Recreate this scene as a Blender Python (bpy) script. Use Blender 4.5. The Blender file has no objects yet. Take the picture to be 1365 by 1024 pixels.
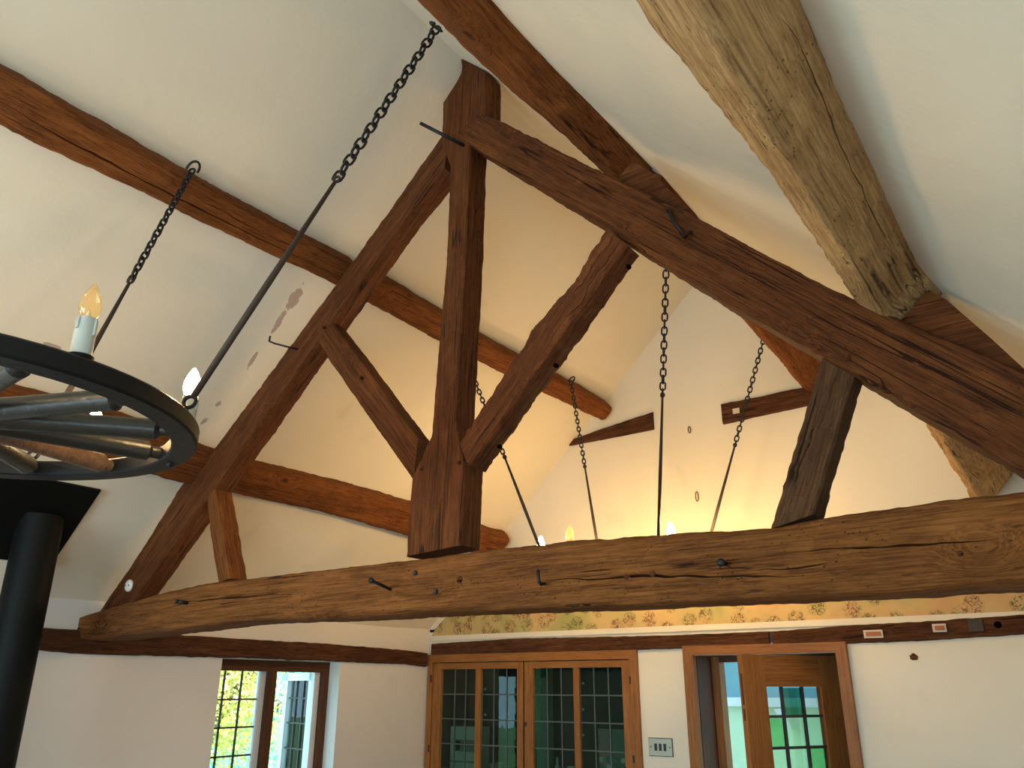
import bpy, bmesh, math, random
import numpy as np
from mathutils import Vector, Matrix, noise
random.seed(7)
rng = np.random.default_rng(7)

# ------------------------------------------------------------------ camera
ZC = 1.80                       # eye height
F = 1073.33                     # focal length in pixels of the 1365x1024 frame
YAW, PITCH, ROLL = math.radians(35.15), math.radians(20.65), math.radians(0.14)
fw = Vector((-math.sin(YAW)*math.cos(PITCH), math.cos(YAW)*math.cos(PITCH), math.sin(PITCH)))
rt0 = Vector((math.cos(YAW), math.sin(YAW), 0)); up0 = rt0.cross(fw)
rt = math.cos(ROLL)*rt0 + math.sin(ROLL)*up0
up = -math.sin(ROLL)*rt0 + math.cos(ROLL)*up0
CAM = Vector((0, 0, ZC))
scn = bpy.context.scene
COL = scn.collection
cd = bpy.data.cameras.new('camera'); co = bpy.data.objects.new('camera', cd); COL.objects.link(co)
cd.sensor_fit = 'HORIZONTAL'; cd.sensor_width = 36; cd.lens = F/1365*36
cd.clip_start = 0.02
mw = Matrix((rt, up, -fw)).transposed().to_4x4(); mw.translation = CAM
co.matrix_world = mw
scn.camera = co

# ------------------------------------------------------------------ light
scn.view_settings.view_transform = 'Standard'; scn.view_settings.look = 'None'
scn.view_settings.gamma = 1; scn.view_settings.use_curve_mapping = False
scn.view_settings.exposure = 0.85
XR_ = 0.4785
BULB = 94.0                    # radiance of a lit candle bulb
w = bpy.data.worlds.new('sky'); scn.world = w; w.use_nodes = True
bg = w.node_tree.nodes['Background']; bg.inputs[0].default_value = (0.50, 0.80, 1.0, 1); bg.inputs[1].default_value = 2.4
def lamp(name, kind, loc, rot, energy, color, **kw):
    l = bpy.data.lights.new(name, kind); l.energy = energy; l.color = color
    for k, v in kw.items(): setattr(l, k, v)
    o = bpy.data.objects.new(name, l); COL.objects.link(o); o.location = loc; o.rotation_euler = rot
    return o
lamp('sun', 'SUN', (0, 0, 20), (math.radians(48), 0, math.radians(80)), 4.6, (1.0, 0.9, 0.72), angle=0.02)
# daylight through the windows of the end wall behind the viewer and of the long wall beside the viewer
lamp('window_daylight', 'AREA', (-1.9, -3.42, 1.75), (math.radians(90), 0, 0), 72, (0.68, 0.87, 1.0), shape='RECTANGLE', size=2.5, size_y=1.2)
lamp('window_daylight_long_wall', 'AREA', (XR_-.06, -1.6, 1.4), (0, math.radians(90), 0), 15, (0.68, 0.87, 1.0), shape='RECTANGLE', size=1.1, size_y=1.9)
lamp('added_fill_stove_wall', 'AREA', (-4.16, -1.6, 1.4), (0, math.radians(-90), 0), 32, (0.68, 0.87, 1.0), shape='RECTANGLE', size=1.1, size_y=1.9)  # added unseen source: cool fill for the right-hand ceiling slope

# ------------------------------------------------------------------ room numbers
YT, YG, YB = 2.26, 4.9, -3.5
XL, XR, XA = -4.213, 0.4785, -1.867
ZA, ZE = 2.679+ZC, 0.411+ZC
TH = math.atan2(ZA-ZE, XA-XL)
PA = Vector((XA, 0, ZA))
NL = Vector((math.sin(TH), 0, -math.cos(TH))); NR = Vector((-math.sin(TH), 0, -math.cos(TH)))
UL = Vector((math.cos(TH), 0, math.sin(TH))); UR = Vector((-math.cos(TH), 0, math.sin(TH)))
def ray(x, y): return (rt*((x-682.5)/F) - up*((y-512)/F) + fw)
def onY(x, y, Y): d = ray(x, y); return CAM + d*(Y/d.y)
def onX(x, y, X): d = ray(x, y); return CAM + d*(X/d.x)
def onZ(x, y, Z): d = ray(x, y); return CAM + d*((Z-ZC)/d.z)
def onN(x, y, n, o): d = ray(x, y); return CAM + d*((n.dot(PA-CAM)+o)/n.dot(d))
def pix(p):
    v = Vector(p)-CAM; z = v.dot(fw); return 682.5+F*v.dot(rt)/z, 512-F*v.dot(up)/z

# ------------------------------------------------------------------ materials
class NT:
    def __init__(s, name):
        s.m = bpy.data.materials.new(name); s.m.use_nodes = True; s.t = s.m.node_tree
        s.b = s.t.nodes['Principled BSDF']; s.out = s.t.nodes['Material Output']
    def n(s, typ, **kw):
        x = s.t.nodes.new(typ)
        for k, v in kw.items():
            if k.startswith('i_'): x.inputs[k[2:].replace('_', ' ')].default_value = v
            else: setattr(x, k, v)
        return x
    def l(s, a, b): s.t.links.new(a, b)
    def coords(s, scale=(1,1,1), rnd=False):
        tc = s.n('ShaderNodeTexCoord'); mp = s.n('ShaderNodeMapping'); mp.inputs['Scale'].default_value = scale
        if rnd:
            oi = s.n('ShaderNodeObjectInfo'); ad = s.n('ShaderNodeVectorMath', operation='ADD'); ml = s.n('ShaderNodeVectorMath', operation='SCALE')
            cx = s.n('ShaderNodeCombineXYZ'); s.l(oi.outputs['Random'], cx.inputs[0]); s.l(oi.outputs['Random'], cx.inputs[1])
            s.l(cx.outputs[0], ml.inputs[0]); ml.inputs['Scale'].default_value = 37.0
            s.l(tc.outputs['Object'], ad.inputs[0]); s.l(ml.outputs[0], ad.inputs[1]); s.l(ad.outputs[0], mp.inputs['Vector'])
        else: s.l(tc.outputs['Object'], mp.inputs['Vector'])
        return mp.outputs[0]
    def noise(s, vec, scale, detail=4, rough=.55, dist=0.0):
        x = s.n('ShaderNodeTexNoise'); x.inputs['Scale'].default_value = scale; x.inputs['Detail'].default_value = detail
        x.inputs['Roughness'].default_value = rough; x.inputs['Distortion'].default_value = dist
        s.l(vec, x.inputs['Vector']); return x.outputs['Fac']
    def ramp(s, fac, stops, interp='LINEAR'):
        x = s.n('ShaderNodeValToRGB'); x.color_ramp.interpolation = interp
        el = x.color_ramp.elements
        while len(el) < len(stops): el.new(.5)
        for e, (p, c) in zip(el, stops): e.position = p; e.color = (c[0], c[1], c[2], 1) if len(c) == 3 else c
        s.l(fac, x.inputs[0]); return x.outputs[0]
    def mix(s, fac, a, b, mode='MIX'):
        x = s.n('ShaderNodeMix', data_type='RGBA', blend_type=mode)
        for sock, v in ((x.inputs[0], fac), (x.inputs[6], a), (x.inputs[7], b)):
            if isinstance(v, (int, float)): sock.default_value = v
            elif isinstance(v, tuple): sock.default_value = (v[0], v[1], v[2], 1)
            else: s.l(v, sock)
        return x.outputs[2]
    def math(s, op, a, b=None):
        x = s.n('ShaderNodeMath', operation=op)
        for i, v in enumerate((a, b)):
            if v is None: continue
            if isinstance(v, (int, float)): x.inputs[i].default_value = v
            else: s.l(v, x.inputs[i])
        return x.outputs[0]
    def bump(s, h, strength, dist):
        x = s.n('ShaderNodeBump'); x.inputs['Strength'].default_value = strength; x.inputs['Distance'].default_value = dist
        s.l(h, x.inputs['Height']); s.l(x.outputs[0], s.b.inputs['Normal'])
    def fin(s, col=None, rough=.6, metal=0.0, spec=.5):
        if col is not None:
            if isinstance(col, tuple): s.b.inputs['Base Color'].default_value = (*col, 1)
            else: s.l(col, s.b.inputs['Base Color'])
        s.b.inputs['Roughness'].default_value = rough; s.b.inputs['Metallic'].default_value = metal
        s.b.inputs['Specular IOR Level'].default_value = spec
        return s.m
M = {}
def plain(name, col, rough=.6, metal=0.0, var=.12, spec=.5, bump=0.0):
    k = NT(name); v = k.coords(rnd=True); nz = k.noise(v, 9, 4)
    c = k.mix(nz, tuple(x*(1-var) for x in col), tuple(min(1, x*(1+var)) for x in col))
    if bump: k.bump(k.noise(v, 60, 5), bump, .004)
    M[name] = k.fin(c, rough, metal, spec)
def wood(name, dark, mid, light, rough=.68, gscale=1.0, bump=.7, pits=.5, knots=.8, con=1.0):
    k = NT(name)
    v0 = k.coords((1, 1, 1), rnd=True)
    # knots: the grain swirls round them
    kv = k.n('ShaderNodeTexVoronoi'); kv.inputs['Scale'].default_value = 2.6; k.l(k.coords((.75, 1.25, 1.25), rnd=True), kv.inputs['Vector'])
    kn = k.ramp(kv.outputs['Distance'], [(.0, (1, 1, 1)), (.26, (0, 0, 0))], 'EASE')
    core = k.ramp(kv.outputs['Distance'], [(.035, (1, 1, 1)), (.06, (0, 0, 0))])
    sw = k.n('ShaderNodeVectorMath', operation='SCALE'); cz = k.n('ShaderNodeCombineXYZ'); k.l(kn, cz.inputs[1]); k.l(kn, cz.inputs[2])
    k.l(cz.outputs[0], sw.inputs[0]); sw.inputs['Scale'].default_value = .085*knots
    ad = k.n('ShaderNodeVectorMath', operation='ADD'); k.l(v0, ad.inputs[0]); k.l(sw.outputs[0], ad.inputs[1])
    def scaled(sc):
        m = k.n('ShaderNodeMapping'); m.inputs['Scale'].default_value = sc; k.l(ad.outputs[0], m.inputs['Vector']); return m.outputs[0]
    v2 = k.coords((1, 1.6, 1.6), rnd=True)
    g = k.noise(scaled((1.0*gscale, 17*gscale, 17*gscale)), 2.2, 7, .66, .7)       # long grain
    gf = k.noise(scaled((2.4, 75, 75)), 2.6, 5, .65, .3)                            # fine fibre
    big = k.noise(v2, 2.3, 5, .62, .5)                                            # blotches
    md = k.noise(k.coords((2.2, 6, 6), rnd=True), 3.2, 5, .65, .6)
    lo, hi = .5-.15/con, .5+.15/con
    c = k.ramp(g, [(lo, dark), (.5, mid), (hi, light)])
    c = k.mix(k.ramp(big, [(.40, (.62, .62, .62)), (.60, (0, 0, 0))]), c, dark)
    c = k.mix(k.ramp(md, [(.52, (0, 0, 0)), (.68, (.45, .45, .45))]), c, light)
    c = k.mix(.42, c, k.ramp(gf, [(.36, tuple(x*.4 for x in dark)), (.5, mid), (.62, light)]))
    c = k.mix(k.math('MULTIPLY', core, knots), c, tuple(x*.35 for x in dark))
    ck = k.noise(scaled((.5, 15, 15)), 1.5, 2, .4, .5)        # seasoning checks: thin slits along the grain
    slit = k.ramp(k.math('ABSOLUTE', k.math('SUBTRACT', ck, .5)), [(.0, (1, 1, 1)), (.006, (1, 1, 1)), (.014, (0, 0, 0))])
    gate = k.ramp(k.noise(v2, 3.1, 2), [(.50, (0, 0, 0)), (.57, (1, 1, 1))])
    slit = k.mix(1.0, slit, gate, 'MULTIPLY')
    c = k.mix(k.math('MULTIPLY', slit, .85*min(1, knots+.2)), c, tuple(x*.15 for x in dark))
    vo = k.n('ShaderNodeTexVoronoi'); vo.inputs['Scale'].default_value = 75; k.l(k.coords((.6, 1, 1), rnd=True), vo.inputs['Vector'])
    pit = k.ramp(vo.outputs['Distance'], [(.08, (1, 1, 1)), (.2, (0, 0, 0))])
    pit = k.mix(1.0, pit, k.ramp(k.noise(v2, 5, 3), [(.48, (0, 0, 0)), (.60, (1, 1, 1))]), 'MULTIPLY')
    c = k.mix(k.math('MULTIPLY', pit, pits), c, tuple(x*.3 for x in dark))
    h = k.math('SUBTRACT', k.math('ADD', k.math('ADD', k.math('MULTIPLY', g, .9), k.math('MULTIPLY', md, .6)), k.math('MULTIPLY', gf, .7)), k.math('ADD', k.math('MULTIPLY', slit, .9), k.math('MULTIPLY', pit, .5)))
    k.bump(h, bump, .011)
    M[name] = k.fin(c, rough+.06, 0, .16)
wood('oak_truss', (0.0456, 0.0123, 0.0032), (0.1102, 0.0325, 0.0074), (0.1938, 0.0661, 0.0168))
wood('oak_tie', (0.0736, 0.0239, 0.0053), (0.1877, 0.0672, 0.0150), (0.3091, 0.1214, 0.0308), pits=.9)
wood('oak_purlin', (0.0756, 0.0220, 0.0048), (0.1908, 0.0607, 0.0128), (0.3024, 0.1091, 0.0264))
wood('oak_big', (0.2592, 0.1449, 0.0575), (0.5184, 0.3209, 0.1413), (0.7258, 0.4876, 0.2363), pits=.8)
wood('oak_plate', (0.040, 0.014, 0.005), (0.100, 0.037, 0.015), (0.176, 0.069, 0.029), bump=1.0)
wood('oak_weathered', (0.0621, 0.0180, 0.0053), (0.1323, 0.0402, 0.0112), (0.2205, 0.0722, 0.0218), bump=1.0, pits=.9, con=1.2)
wood('oak_strut', (0.044, 0.019, 0.008), (0.093, 0.043, 0.018), (0.162, 0.078, 0.033), bump=.9)
wood('joinery',   (.230, .086, .022), (.310, .124, .033), (.38, .165, .048), rough=.36, gscale=.8, bump=.12, pits=0, knots=0, con=.8)
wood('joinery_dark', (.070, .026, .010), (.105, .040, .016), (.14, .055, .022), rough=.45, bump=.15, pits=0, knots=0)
wood('spoke_wood', (.110, .060, .035), (.180, .100, .060), (.26, .150, .090), rough=.36, bump=.3, pits=.2, knots=0)
def plaster(name, col, patches=(), stain=.10):
    k = NT(name); v = k.coords()
    b = k.noise(v, 1.3, 5, .6); s2 = k.noise(v, 6, 4, .6)
    c = k.mix(b, tuple(x*(1-stain) for x in col), tuple(min(1, x*(1+stain*.5)) for x in col))
    sm = k.noise(v, 3.3, 2, .5, .4)
    c = k.mix(k.ramp(sm, [(.66, (0, 0, 0)), (.8, (.35, .35, .35))]), c, tuple(x*.72 for x in col))
    h = k.math('ADD', k.math('MULTIPLY', k.noise(v, 3.5, 4), 1.0), k.math('MULTIPLY', k.noise(v, 70, 3), .05))
    if patches:
        nz = k.noise(v, 17, 5, .68); geo = k.n('ShaderNodeTexCoord')
        tot = None
        for cen, ax, (ra, rb) in patches:       # blown-paint patches: long axis, radii
            sub = k.n('ShaderNodeVectorMath', operation='SUBTRACT'); k.l(geo.outputs['Object'], sub.inputs[0]); sub.inputs[1].default_value = cen
            dt = k.n('ShaderNodeVectorMath', operation='DOT_PRODUCT'); k.l(sub.outputs[0], dt.inputs[0]); dt.inputs[1].default_value = ax
            ln = k.n('ShaderNodeVectorMath', operation='LENGTH'); k.l(sub.outputs[0], ln.inputs[0])
            a2 = k.math('POWER', dt.outputs['Value'], 2.0); l2 = k.math('POWER', ln.outputs['Value'], 2.0)
            d = k.math('ADD', k.math('DIVIDE', a2, ra*ra), k.math('DIVIDE', k.math('SUBTRACT', l2, a2), rb*rb))
            d = k.math('ADD', d, k.math('MULTIPLY', k.math('SUBTRACT', nz, .5), 3.6))
            tot = d if tot is None else k.math('MINIMUM', tot, d)
        pm = k.ramp(tot, [(.62, (1, 1, 1)), (.70, (0, 0, 0))])
        c = k.mix(k.math('MULTIPLY', pm, .75), c, (.36, .25, .22))
        h = k.math('SUBTRACT', h, k.math('MULTIPLY', pm, .4))
    k.bump(h, .35, .02)
    M[name] = k.fin(c, .9, 0, .2)
PATCH = []
for (x, y, ra, rb, dx, dy) in [(392, 398, .10, .030, -20, 35), (372, 428, .10, .018, -20, 35), (338, 478, .085, .014, -20, 33), (292, 538, .025, .018, -20, 33), (272, 562, .030, .022, -20, 33), (68, 460, .045, .014, 30, 8)]:
    p = onN(x, y, NL, 0); a = (onN(x+dx, y+dy, NL, 0)-p).normalized(); PATCH.append((tuple(p), tuple(a), (ra, rb)))
plaster('plaster_slope', (.79, .735, .60), PATCH)
plaster('plaster_slope_plain', (.79, .735, .60))
plaster('plaster_gable', (.79, .735, .60))
plaster('plaster_wall', (.76, .735, .69))
plaster('plaster_reveal', (.80, .80, .78))
plain('iron', (.030, .030, .032), .5, .75, .3, bump=.5)
plain('iron_rim', (.010, .011, .0115), .46, .05, .2, spec=.18, bump=.4)
plain('iron_spoke', (.030, .029, .024), .34, .2, .25, bump=.4)
plain('iron_rust', (.050, .034, .024), .6, .3, .35, bump=.5)
plain('hole_black', (.004, .003, .002), 1.0, spec=0)
plain('stove_black', (.0045, .0055, .005), .55, .0, .2, spec=.12)
plain('white_ceramic', (.78, .75, .68), .35)
plain('candle_sleeve', (.46, .50, .46), .5)
plain('lead', (.045, .052, .052), .5, .2)
plain('lead_bright', (.075, .095, .088), .45, .1)
plain('white_paint', (.72, .76, .80), .45)
plain('green_paint', (.006, .024, .016), .55)
plain('green_wall', (.62, .80, .58), .8)
plain('blue_wall', (.22, .42, .52), .8)
plain('brushed_brass', (.42, .45, .36), .4, .35)
plain('black_plastic', (.012, .012, .013), .4)
plain('appliance_white', (.62, .62, .58), .4)
plain('brick_red', (.42, .15, .085), .85, var=.3, bump=.8)
plain('mortar', (.62, .56, .46), .9, bump=.8)
plain('bark', (.16, .14, .12), .9, bump=.8)
plain('leaf_yellow', (.86, .76, .22), .6, var=.25)
plain('leaf_green', (.24, .58, .46), .6, var=.4)
plain('grass', (.14, .26, .10), .9, var=.4)
plain('pink_card', (.50, .30, .26), .7)
plain('board_grey', (.24, .26, .24), .6)
plain('floor_boards', (.20, .11, .055), .5)
def glass(name, col, rough, alpha, spec=.5):
    k = NT(name)
    tr = k.n('ShaderNodeBsdfTransparent'); gl = k.n('ShaderNodeBsdfGlossy'); mx = k.n('ShaderNodeMixShader'); fr = k.n('ShaderNodeFresnel')
    tr.inputs[0].default_value = (*col, 1); gl.inputs['Roughness'].default_value = rough; fr.inputs['IOR'].default_value = alpha
    k.l(k.noise(k.coords(), 8, 2), (b := k.n('ShaderNodeBump')).inputs['Height']); b.inputs['Strength'].default_value = .05; b.inputs['Distance'].default_value = .01
    k.l(b.outputs[0], gl.inputs['Normal']); k.l(fr.outputs[0], mx.inputs[0]); k.l(tr.outputs[0], mx.inputs[1]); k.l(gl.outputs[0], mx.inputs[2]); k.l(mx.outputs[0], k.out.inputs[0])
    M[name] = k.m
glass('glass_clear', (.94, .97, .96), .01, 1.45)
glass('glass_cabinet', (.60, .76, .68), .008, 1.38)
glass('glass_green', (.52, .82, .56), .02, 1.45)
glass('glass_pale', (.86, .97, .88), .02, 1.45)
glass('glass_teal', (.28, .56, .48), .02, 1.45)
k = NT('glass_bulb')        # thin clear envelope: see-through, brighter at the rim
tr = k.n('ShaderNodeBsdfTransparent'); tr.inputs[0].default_value = (1, .93, .74, 1); gl = k.n('ShaderNodeBsdfTranslucent'); gl.inputs[0].default_value = (1, .82, .5, 1); gs_ = k.n('ShaderNodeBsdfGlossy'); gs_.inputs['Roughness'].default_value = .05
lw = k.n('ShaderNodeLayerWeight'); lw.inputs[0].default_value = .35; m1 = k.n('ShaderNodeMixShader'); m2 = k.n('ShaderNodeMixShader'); m1.inputs[0].default_value = .22
k.l(tr.outputs[0], m1.inputs[1]); k.l(gl.outputs[0], m1.inputs[2]); k.l(k.math('MULTIPLY', lw.outputs['Facing'], .45), m2.inputs[0]); k.l(m1.outputs[0], m2.inputs[1]); k.l(gs_.outputs[0], m2.inputs[2]); k.l(m2.outputs[0], k.out.inputs[0])
M['glass_bulb'] = k.m
def emis(name, col, s):
    k = NT(name); k.b.inputs['Emission Color'].default_value = (*col, 1); k.b.inputs['Emission Strength'].default_value = s
    k.b.inputs['Base Color'].default_value = (.8, .7, .5, 1); M[name] = k.m
emis('bulb_lit', (1.0, .64, .28), BULB)
emis('bulb_lit_strong', (1.0, .61, .24), BULB*2.3)
def frieze_mat():
    k = NT('frieze_print'); v = k.coords()
    n1 = k.noise(v, 3.0, 3, .5, .3)
    c = k.ramp(n1, [(.34, (.36, .36, .13)), (.46, (.52, .42, .18)), (.58, (.62, .43, .19)), (.70, (.60, .36, .17))])
    c = k.mix(k.ramp(k.noise(v, 26, 4, .7), [(.45, (0, 0, 0)), (.7, (.5, .5, .5))]), c, (.44, .36, .16))
    # inked figures and sprigs: contour lines of a noise inside scattered blobs
    vo = k.n('ShaderNodeTexVoronoi', voronoi_dimensions='2D'); vo.inputs['Scale'].default_value = 7.5; vo.inputs['Randomness'].default_value = .75
    sp = k.n('ShaderNodeSeparateXYZ'); k.l(v, sp.inputs[0]); cx = k.n('ShaderNodeCombineXYZ'); k.l(sp.outputs[0], cx.inputs[0]); k.l(sp.outputs[2], cx.inputs[1]); k.l(cx.outputs[0], vo.inputs['Vector'])
    ln = k.math('ABSOLUTE', k.math('SUBTRACT', k.noise(v, 30, 3, .55, 1.0), .5))
    ink = k.ramp(ln, [(.016, (1, 1, 1)), (.045, (0, 0, 0))])
    blob = k.ramp(vo.outputs['Distance'], [(.30, (1, 1, 1)), (.42, (0, 0, 0))])
    ink = k.mix(1.0, ink, blob, 'MULTIPLY')
    c = k.mix(k.math('MULTIPLY', blob, .35), c, k.ramp(k.noise(v, 7, 1), [(.42, (.28, .32, .11)), (.5, (.50, .34, .16)), (.6, (.56, .26, .14))]))
    c = k.mix(k.math('MULTIPLY', ink, .85), c, (.10, .065, .02))
    M['frieze_print'] = k.fin(c, .8, 0, .2)
frieze_mat()

# ------------------------------------------------------------------ object helpers
WM = {}
def link(o, parent=None, world=None):
    COL.objects.link(o); W = world if world is not None else Matrix.Identity(4)
    if parent is not None:
        o.parent = parent; o.matrix_parent_inverse = Matrix.Identity(4)
        o.matrix_basis = WM[parent.as_pointer()].inverted() @ W
    else: o.matrix_basis = W
    WM[o.as_pointer()] = W
    return o
def tag(o, label=None, cat=None, group=None, kind=None):
    if label: o['label'] = label
    if cat: o['category'] = cat
    if group: o['group'] = group
    if kind: o['kind'] = kind
    return o
def empty(name, loc, label, cat, group=None):
    o = bpy.data.objects.new(name, None); o.empty_display_size = .1
    link(o, None, Matrix.Translation(loc)); return tag(o, label, cat, group)
def mesh_obj(name, verts, faces, mat, parent=None, world=None, smooth=False):
    W = world if world is not None else Matrix.Identity(4)
    if world is not None:
        I = W.inverted(); verts = [I @ Vector(v) for v in verts]
    me = bpy.data.meshes.new(name); me.from_pydata([tuple(v) for v in verts], [], faces)
    bm = bmesh.new(); bm.from_mesh(me); bmesh.ops.recalc_face_normals(bm, faces=bm.faces); bm.to_mesh(me); bm.free()
    me.materials.append(M[mat])
    if smooth: me.shade_smooth()
    return link(bpy.data.objects.new(name, me), parent, W)
class MB:
    """collects shapes (world coordinates) into one mesh"""
    def __init__(s): s.v = []; s.f = []
    def add(s, v, f):
        o = len(s.v); s.v += [Vector(x) for x in v]; s.f += [tuple(i+o for i in q) for q in f]; return s
    def box(s, a, b):
        x0, y0, z0 = (min(a[i], b[i]) for i in range(3)); x1, y1, z1 = (max(a[i], b[i]) for i in range(3))
        return s.add([(x0,y0,z0),(x1,y0,z0),(x1,y1,z0),(x0,y1,z0),(x0,y0,z1),(x1,y0,z1),(x1,y1,z1),(x0,y1,z1)],
                     [(0,3,2,1),(4,5,6,7),(0,1,5,4),(1,2,6,5),(2,3,7,6),(3,0,4,7)])
    def prism(s, poly, off):
        n = len(poly); off = Vector(off); poly = [Vector(p) for p in poly]
        return s.add(poly+[p+off for p in poly], [tuple(range(n)), tuple(range(2*n-1, n-1, -1))]+[(i, (i+1) % n, n+(i+1) % n, n+i) for i in range(n)])
    def tube(s, pts, r, n=8, closed=False):
        pts = [Vector(p) for p in pts]; m = len(pts); rr = r if isinstance(r, (list, tuple)) else [r]*m
        rings = []; prev = None
        for i, p in enumerate(pts):
            a = pts[(i-1) % m] if (closed or i > 0) else p; b = pts[(i+1) % m] if (closed or i < m-1) else p
            t = (b-a).normalized()
            if prev is None:
                x = t.orthogonal().normalized()
            else: x = (prev-t*prev.dot(t)).normalized()
            prev = x; y = t.cross(x)
            rings.append([p+(x*math.cos(2*math.pi*k/n)+y*math.sin(2*math.pi*k/n))*rr[i] for k in range(n)])
        f = []
        for i in range(m if closed else m-1):
            for k in range(n):
                f.append((i*n+k, i*n+(k+1) % n, ((i+1) % m)*n+(k+1) % n, ((i+1) % m)*n+k))
        if not closed: f += [tuple(range(n-1, -1, -1)), tuple((m-1)*n+k for k in range(n))]
        return s.add([q for rg in rings for q in rg], f)
    def lathe(s, c, prof, n=20, axis=Vector((0,0,1))):
        c = Vector(c); axis = Vector(axis).normalized(); x = axis.orthogonal().normalized(); y = axis.cross(x)
        v = []; f = []
        for (r, h) in prof:
            v += [c+axis*h+(x*math.cos(2*math.pi*k/n)+y*math.sin(2*math.pi*k/n))*r for k in range(n)]
        for i in range(len(prof)-1):
            for k in range(n): f.append((i*n+k, i*n+(k+1) % n, (i+1)*n+(k+1) % n, (i+1)*n+k))
        f += [tuple(range(n-1, -1, -1)), tuple((len(prof)-1)*n+k for k in range(n))]
        return s.add(v, f)
    def build(s, name, mat, parent=None, smooth=False, world=None): return mesh_obj(name, s.v, s.f, mat, parent, world, smooth)
def smooth_angle(o, a=40):
    o.data.shade_smooth(); o.data.set_sharp_from_angle(angle=math.radians(a)); return o

# ------------------------------------------------------------------ timber
def lerp_poly(P, n):
    P = [Vector(p) for p in P]; L = [0]
    for a, b in zip(P, P[1:]): L.append(L[-1]+(b-a).length)
    out = []
    for t in np.linspace(0, L[-1], n):
        j = min(max(np.searchsorted(L, t)-1, 0), len(P)-2); k = (t-L[j])/max(1e-9, L[j+1]-L[j]); out.append(P[j].lerp(P[j+1], k))
    return out
def smooth_list(vs, k=2):
    vs = list(vs)
    for _ in range(k):
        vs = [vs[0]]+[(vs[i-1]+vs[i]*2+vs[i+1])/4 for i in range(1, len(vs)-1)]+[vs[-1]]
    return vs
def ring_pts(e, n):
    out = []
    for k in range(n):
        t = 2*math.pi*(k+.5)/n; c, s_ = math.cos(t), math.sin(t)
        out.append((math.copysign(abs(c)**(2/e), c), math.copysign(abs(s_)**(2/e), s_)))
    return out
def timber(name, cs, aa, bb, mat, parent=None, e=9, n=36, amp=.004, freq=9, seed=0, fit=1.02):
    """beam through centres cs with half-vectors aa, bb at each station; local X runs along the grain"""
    rp = ring_pts(e, n); V = []; Fc = []
    off = Vector((seed*3.1, seed*1.7, seed*.9))
    for c, a, b in zip(cs, aa, bb):
        for (p, q) in rp:
            d = a*p*fit+b*q*fit; P = c+d
            k = noise.noise(P*freq+off)*amp*.75+noise.noise(P*freq*3.3+off)*amp*.5+noise.noise(P*45+off)*min(amp, .006)*.6+noise.noise(P*1.7+off)*amp*.6
            V.append(P+d.normalized()*k)
    m = len(cs)
    for i in range(m-1):
        for k in range(n): Fc.append((i*n+k, i*n+(k+1) % n, (i+1)*n+(k+1) % n, (i+1)*n+k))
    Fc += [tuple(range(n-1, -1, -1)), tuple((m-1)*n+k for k in range(n))]
    x = (cs[-1]-cs[0]).normalized(); y = (aa[0]-x*aa[0].dot(x)).normalized(); z = x.cross(y)
    W = Matrix((x, y, z)).transposed().to_4x4(); W.translation = cs[len(cs)//2]
    o = mesh_obj(name, V, Fc, mat, parent, W, True); smooth_angle(o, 38); return o
def member(name, A, B, Yf, D, mat, parent, ext=(0, 0), paired=False, step=.014, sm=2, **kw):
    """truss member: A = pixels of its near-side arris on the plane Yf, B = pixels of its opposite arris on the plane Yf+D"""
    a = [onY(x, y, Yf) for x, y in A]; b = [onY(x, y, Yf+D) for x, y in B]
    for p in a: p.y = 0
    for p in b: p.y = 0
    for L in (a, b):
        if ext[0]: L.insert(0, L[0]+(L[0]-L[1]).normalized()*ext[0])
        if ext[1]: L.append(L[-1]+(L[-1]-L[-2]).normalized()*ext[1])
    ln = sum((q-p).length for p, q in zip(a, a[1:]))
    if paired:
        ra, rb = [], []
        for (p, q), (r, s) in zip(zip(a, a[1:]), zip(b, b[1:])):
            kk = max(2, int(max((q-p).length, (s-r).length)/step))
            for i in range(kk): ra.append(p.lerp(q, i/kk)); rb.append(r.lerp(s, i/kk))
        ra.append(a[-1]); rb.append(b[-1])
    else:
        nn = max(6, int(ln/step)); ra, rb = lerp_poly(a, nn), lerp_poly(b, nn)
    ra, rb = smooth_list(ra, sm), smooth_list(rb, sm)
    cs = [(p+q)/2+Vector((0, Yf+D/2, 0)) for p, q in zip(ra, rb)]
    aa = [(p-q)/2 for p, q in zip(ra, rb)]; bb = [Vector((0, D/2, 0))]*len(cs)
    return timber(name, cs, aa, bb, mat, parent, **kw)
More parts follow.
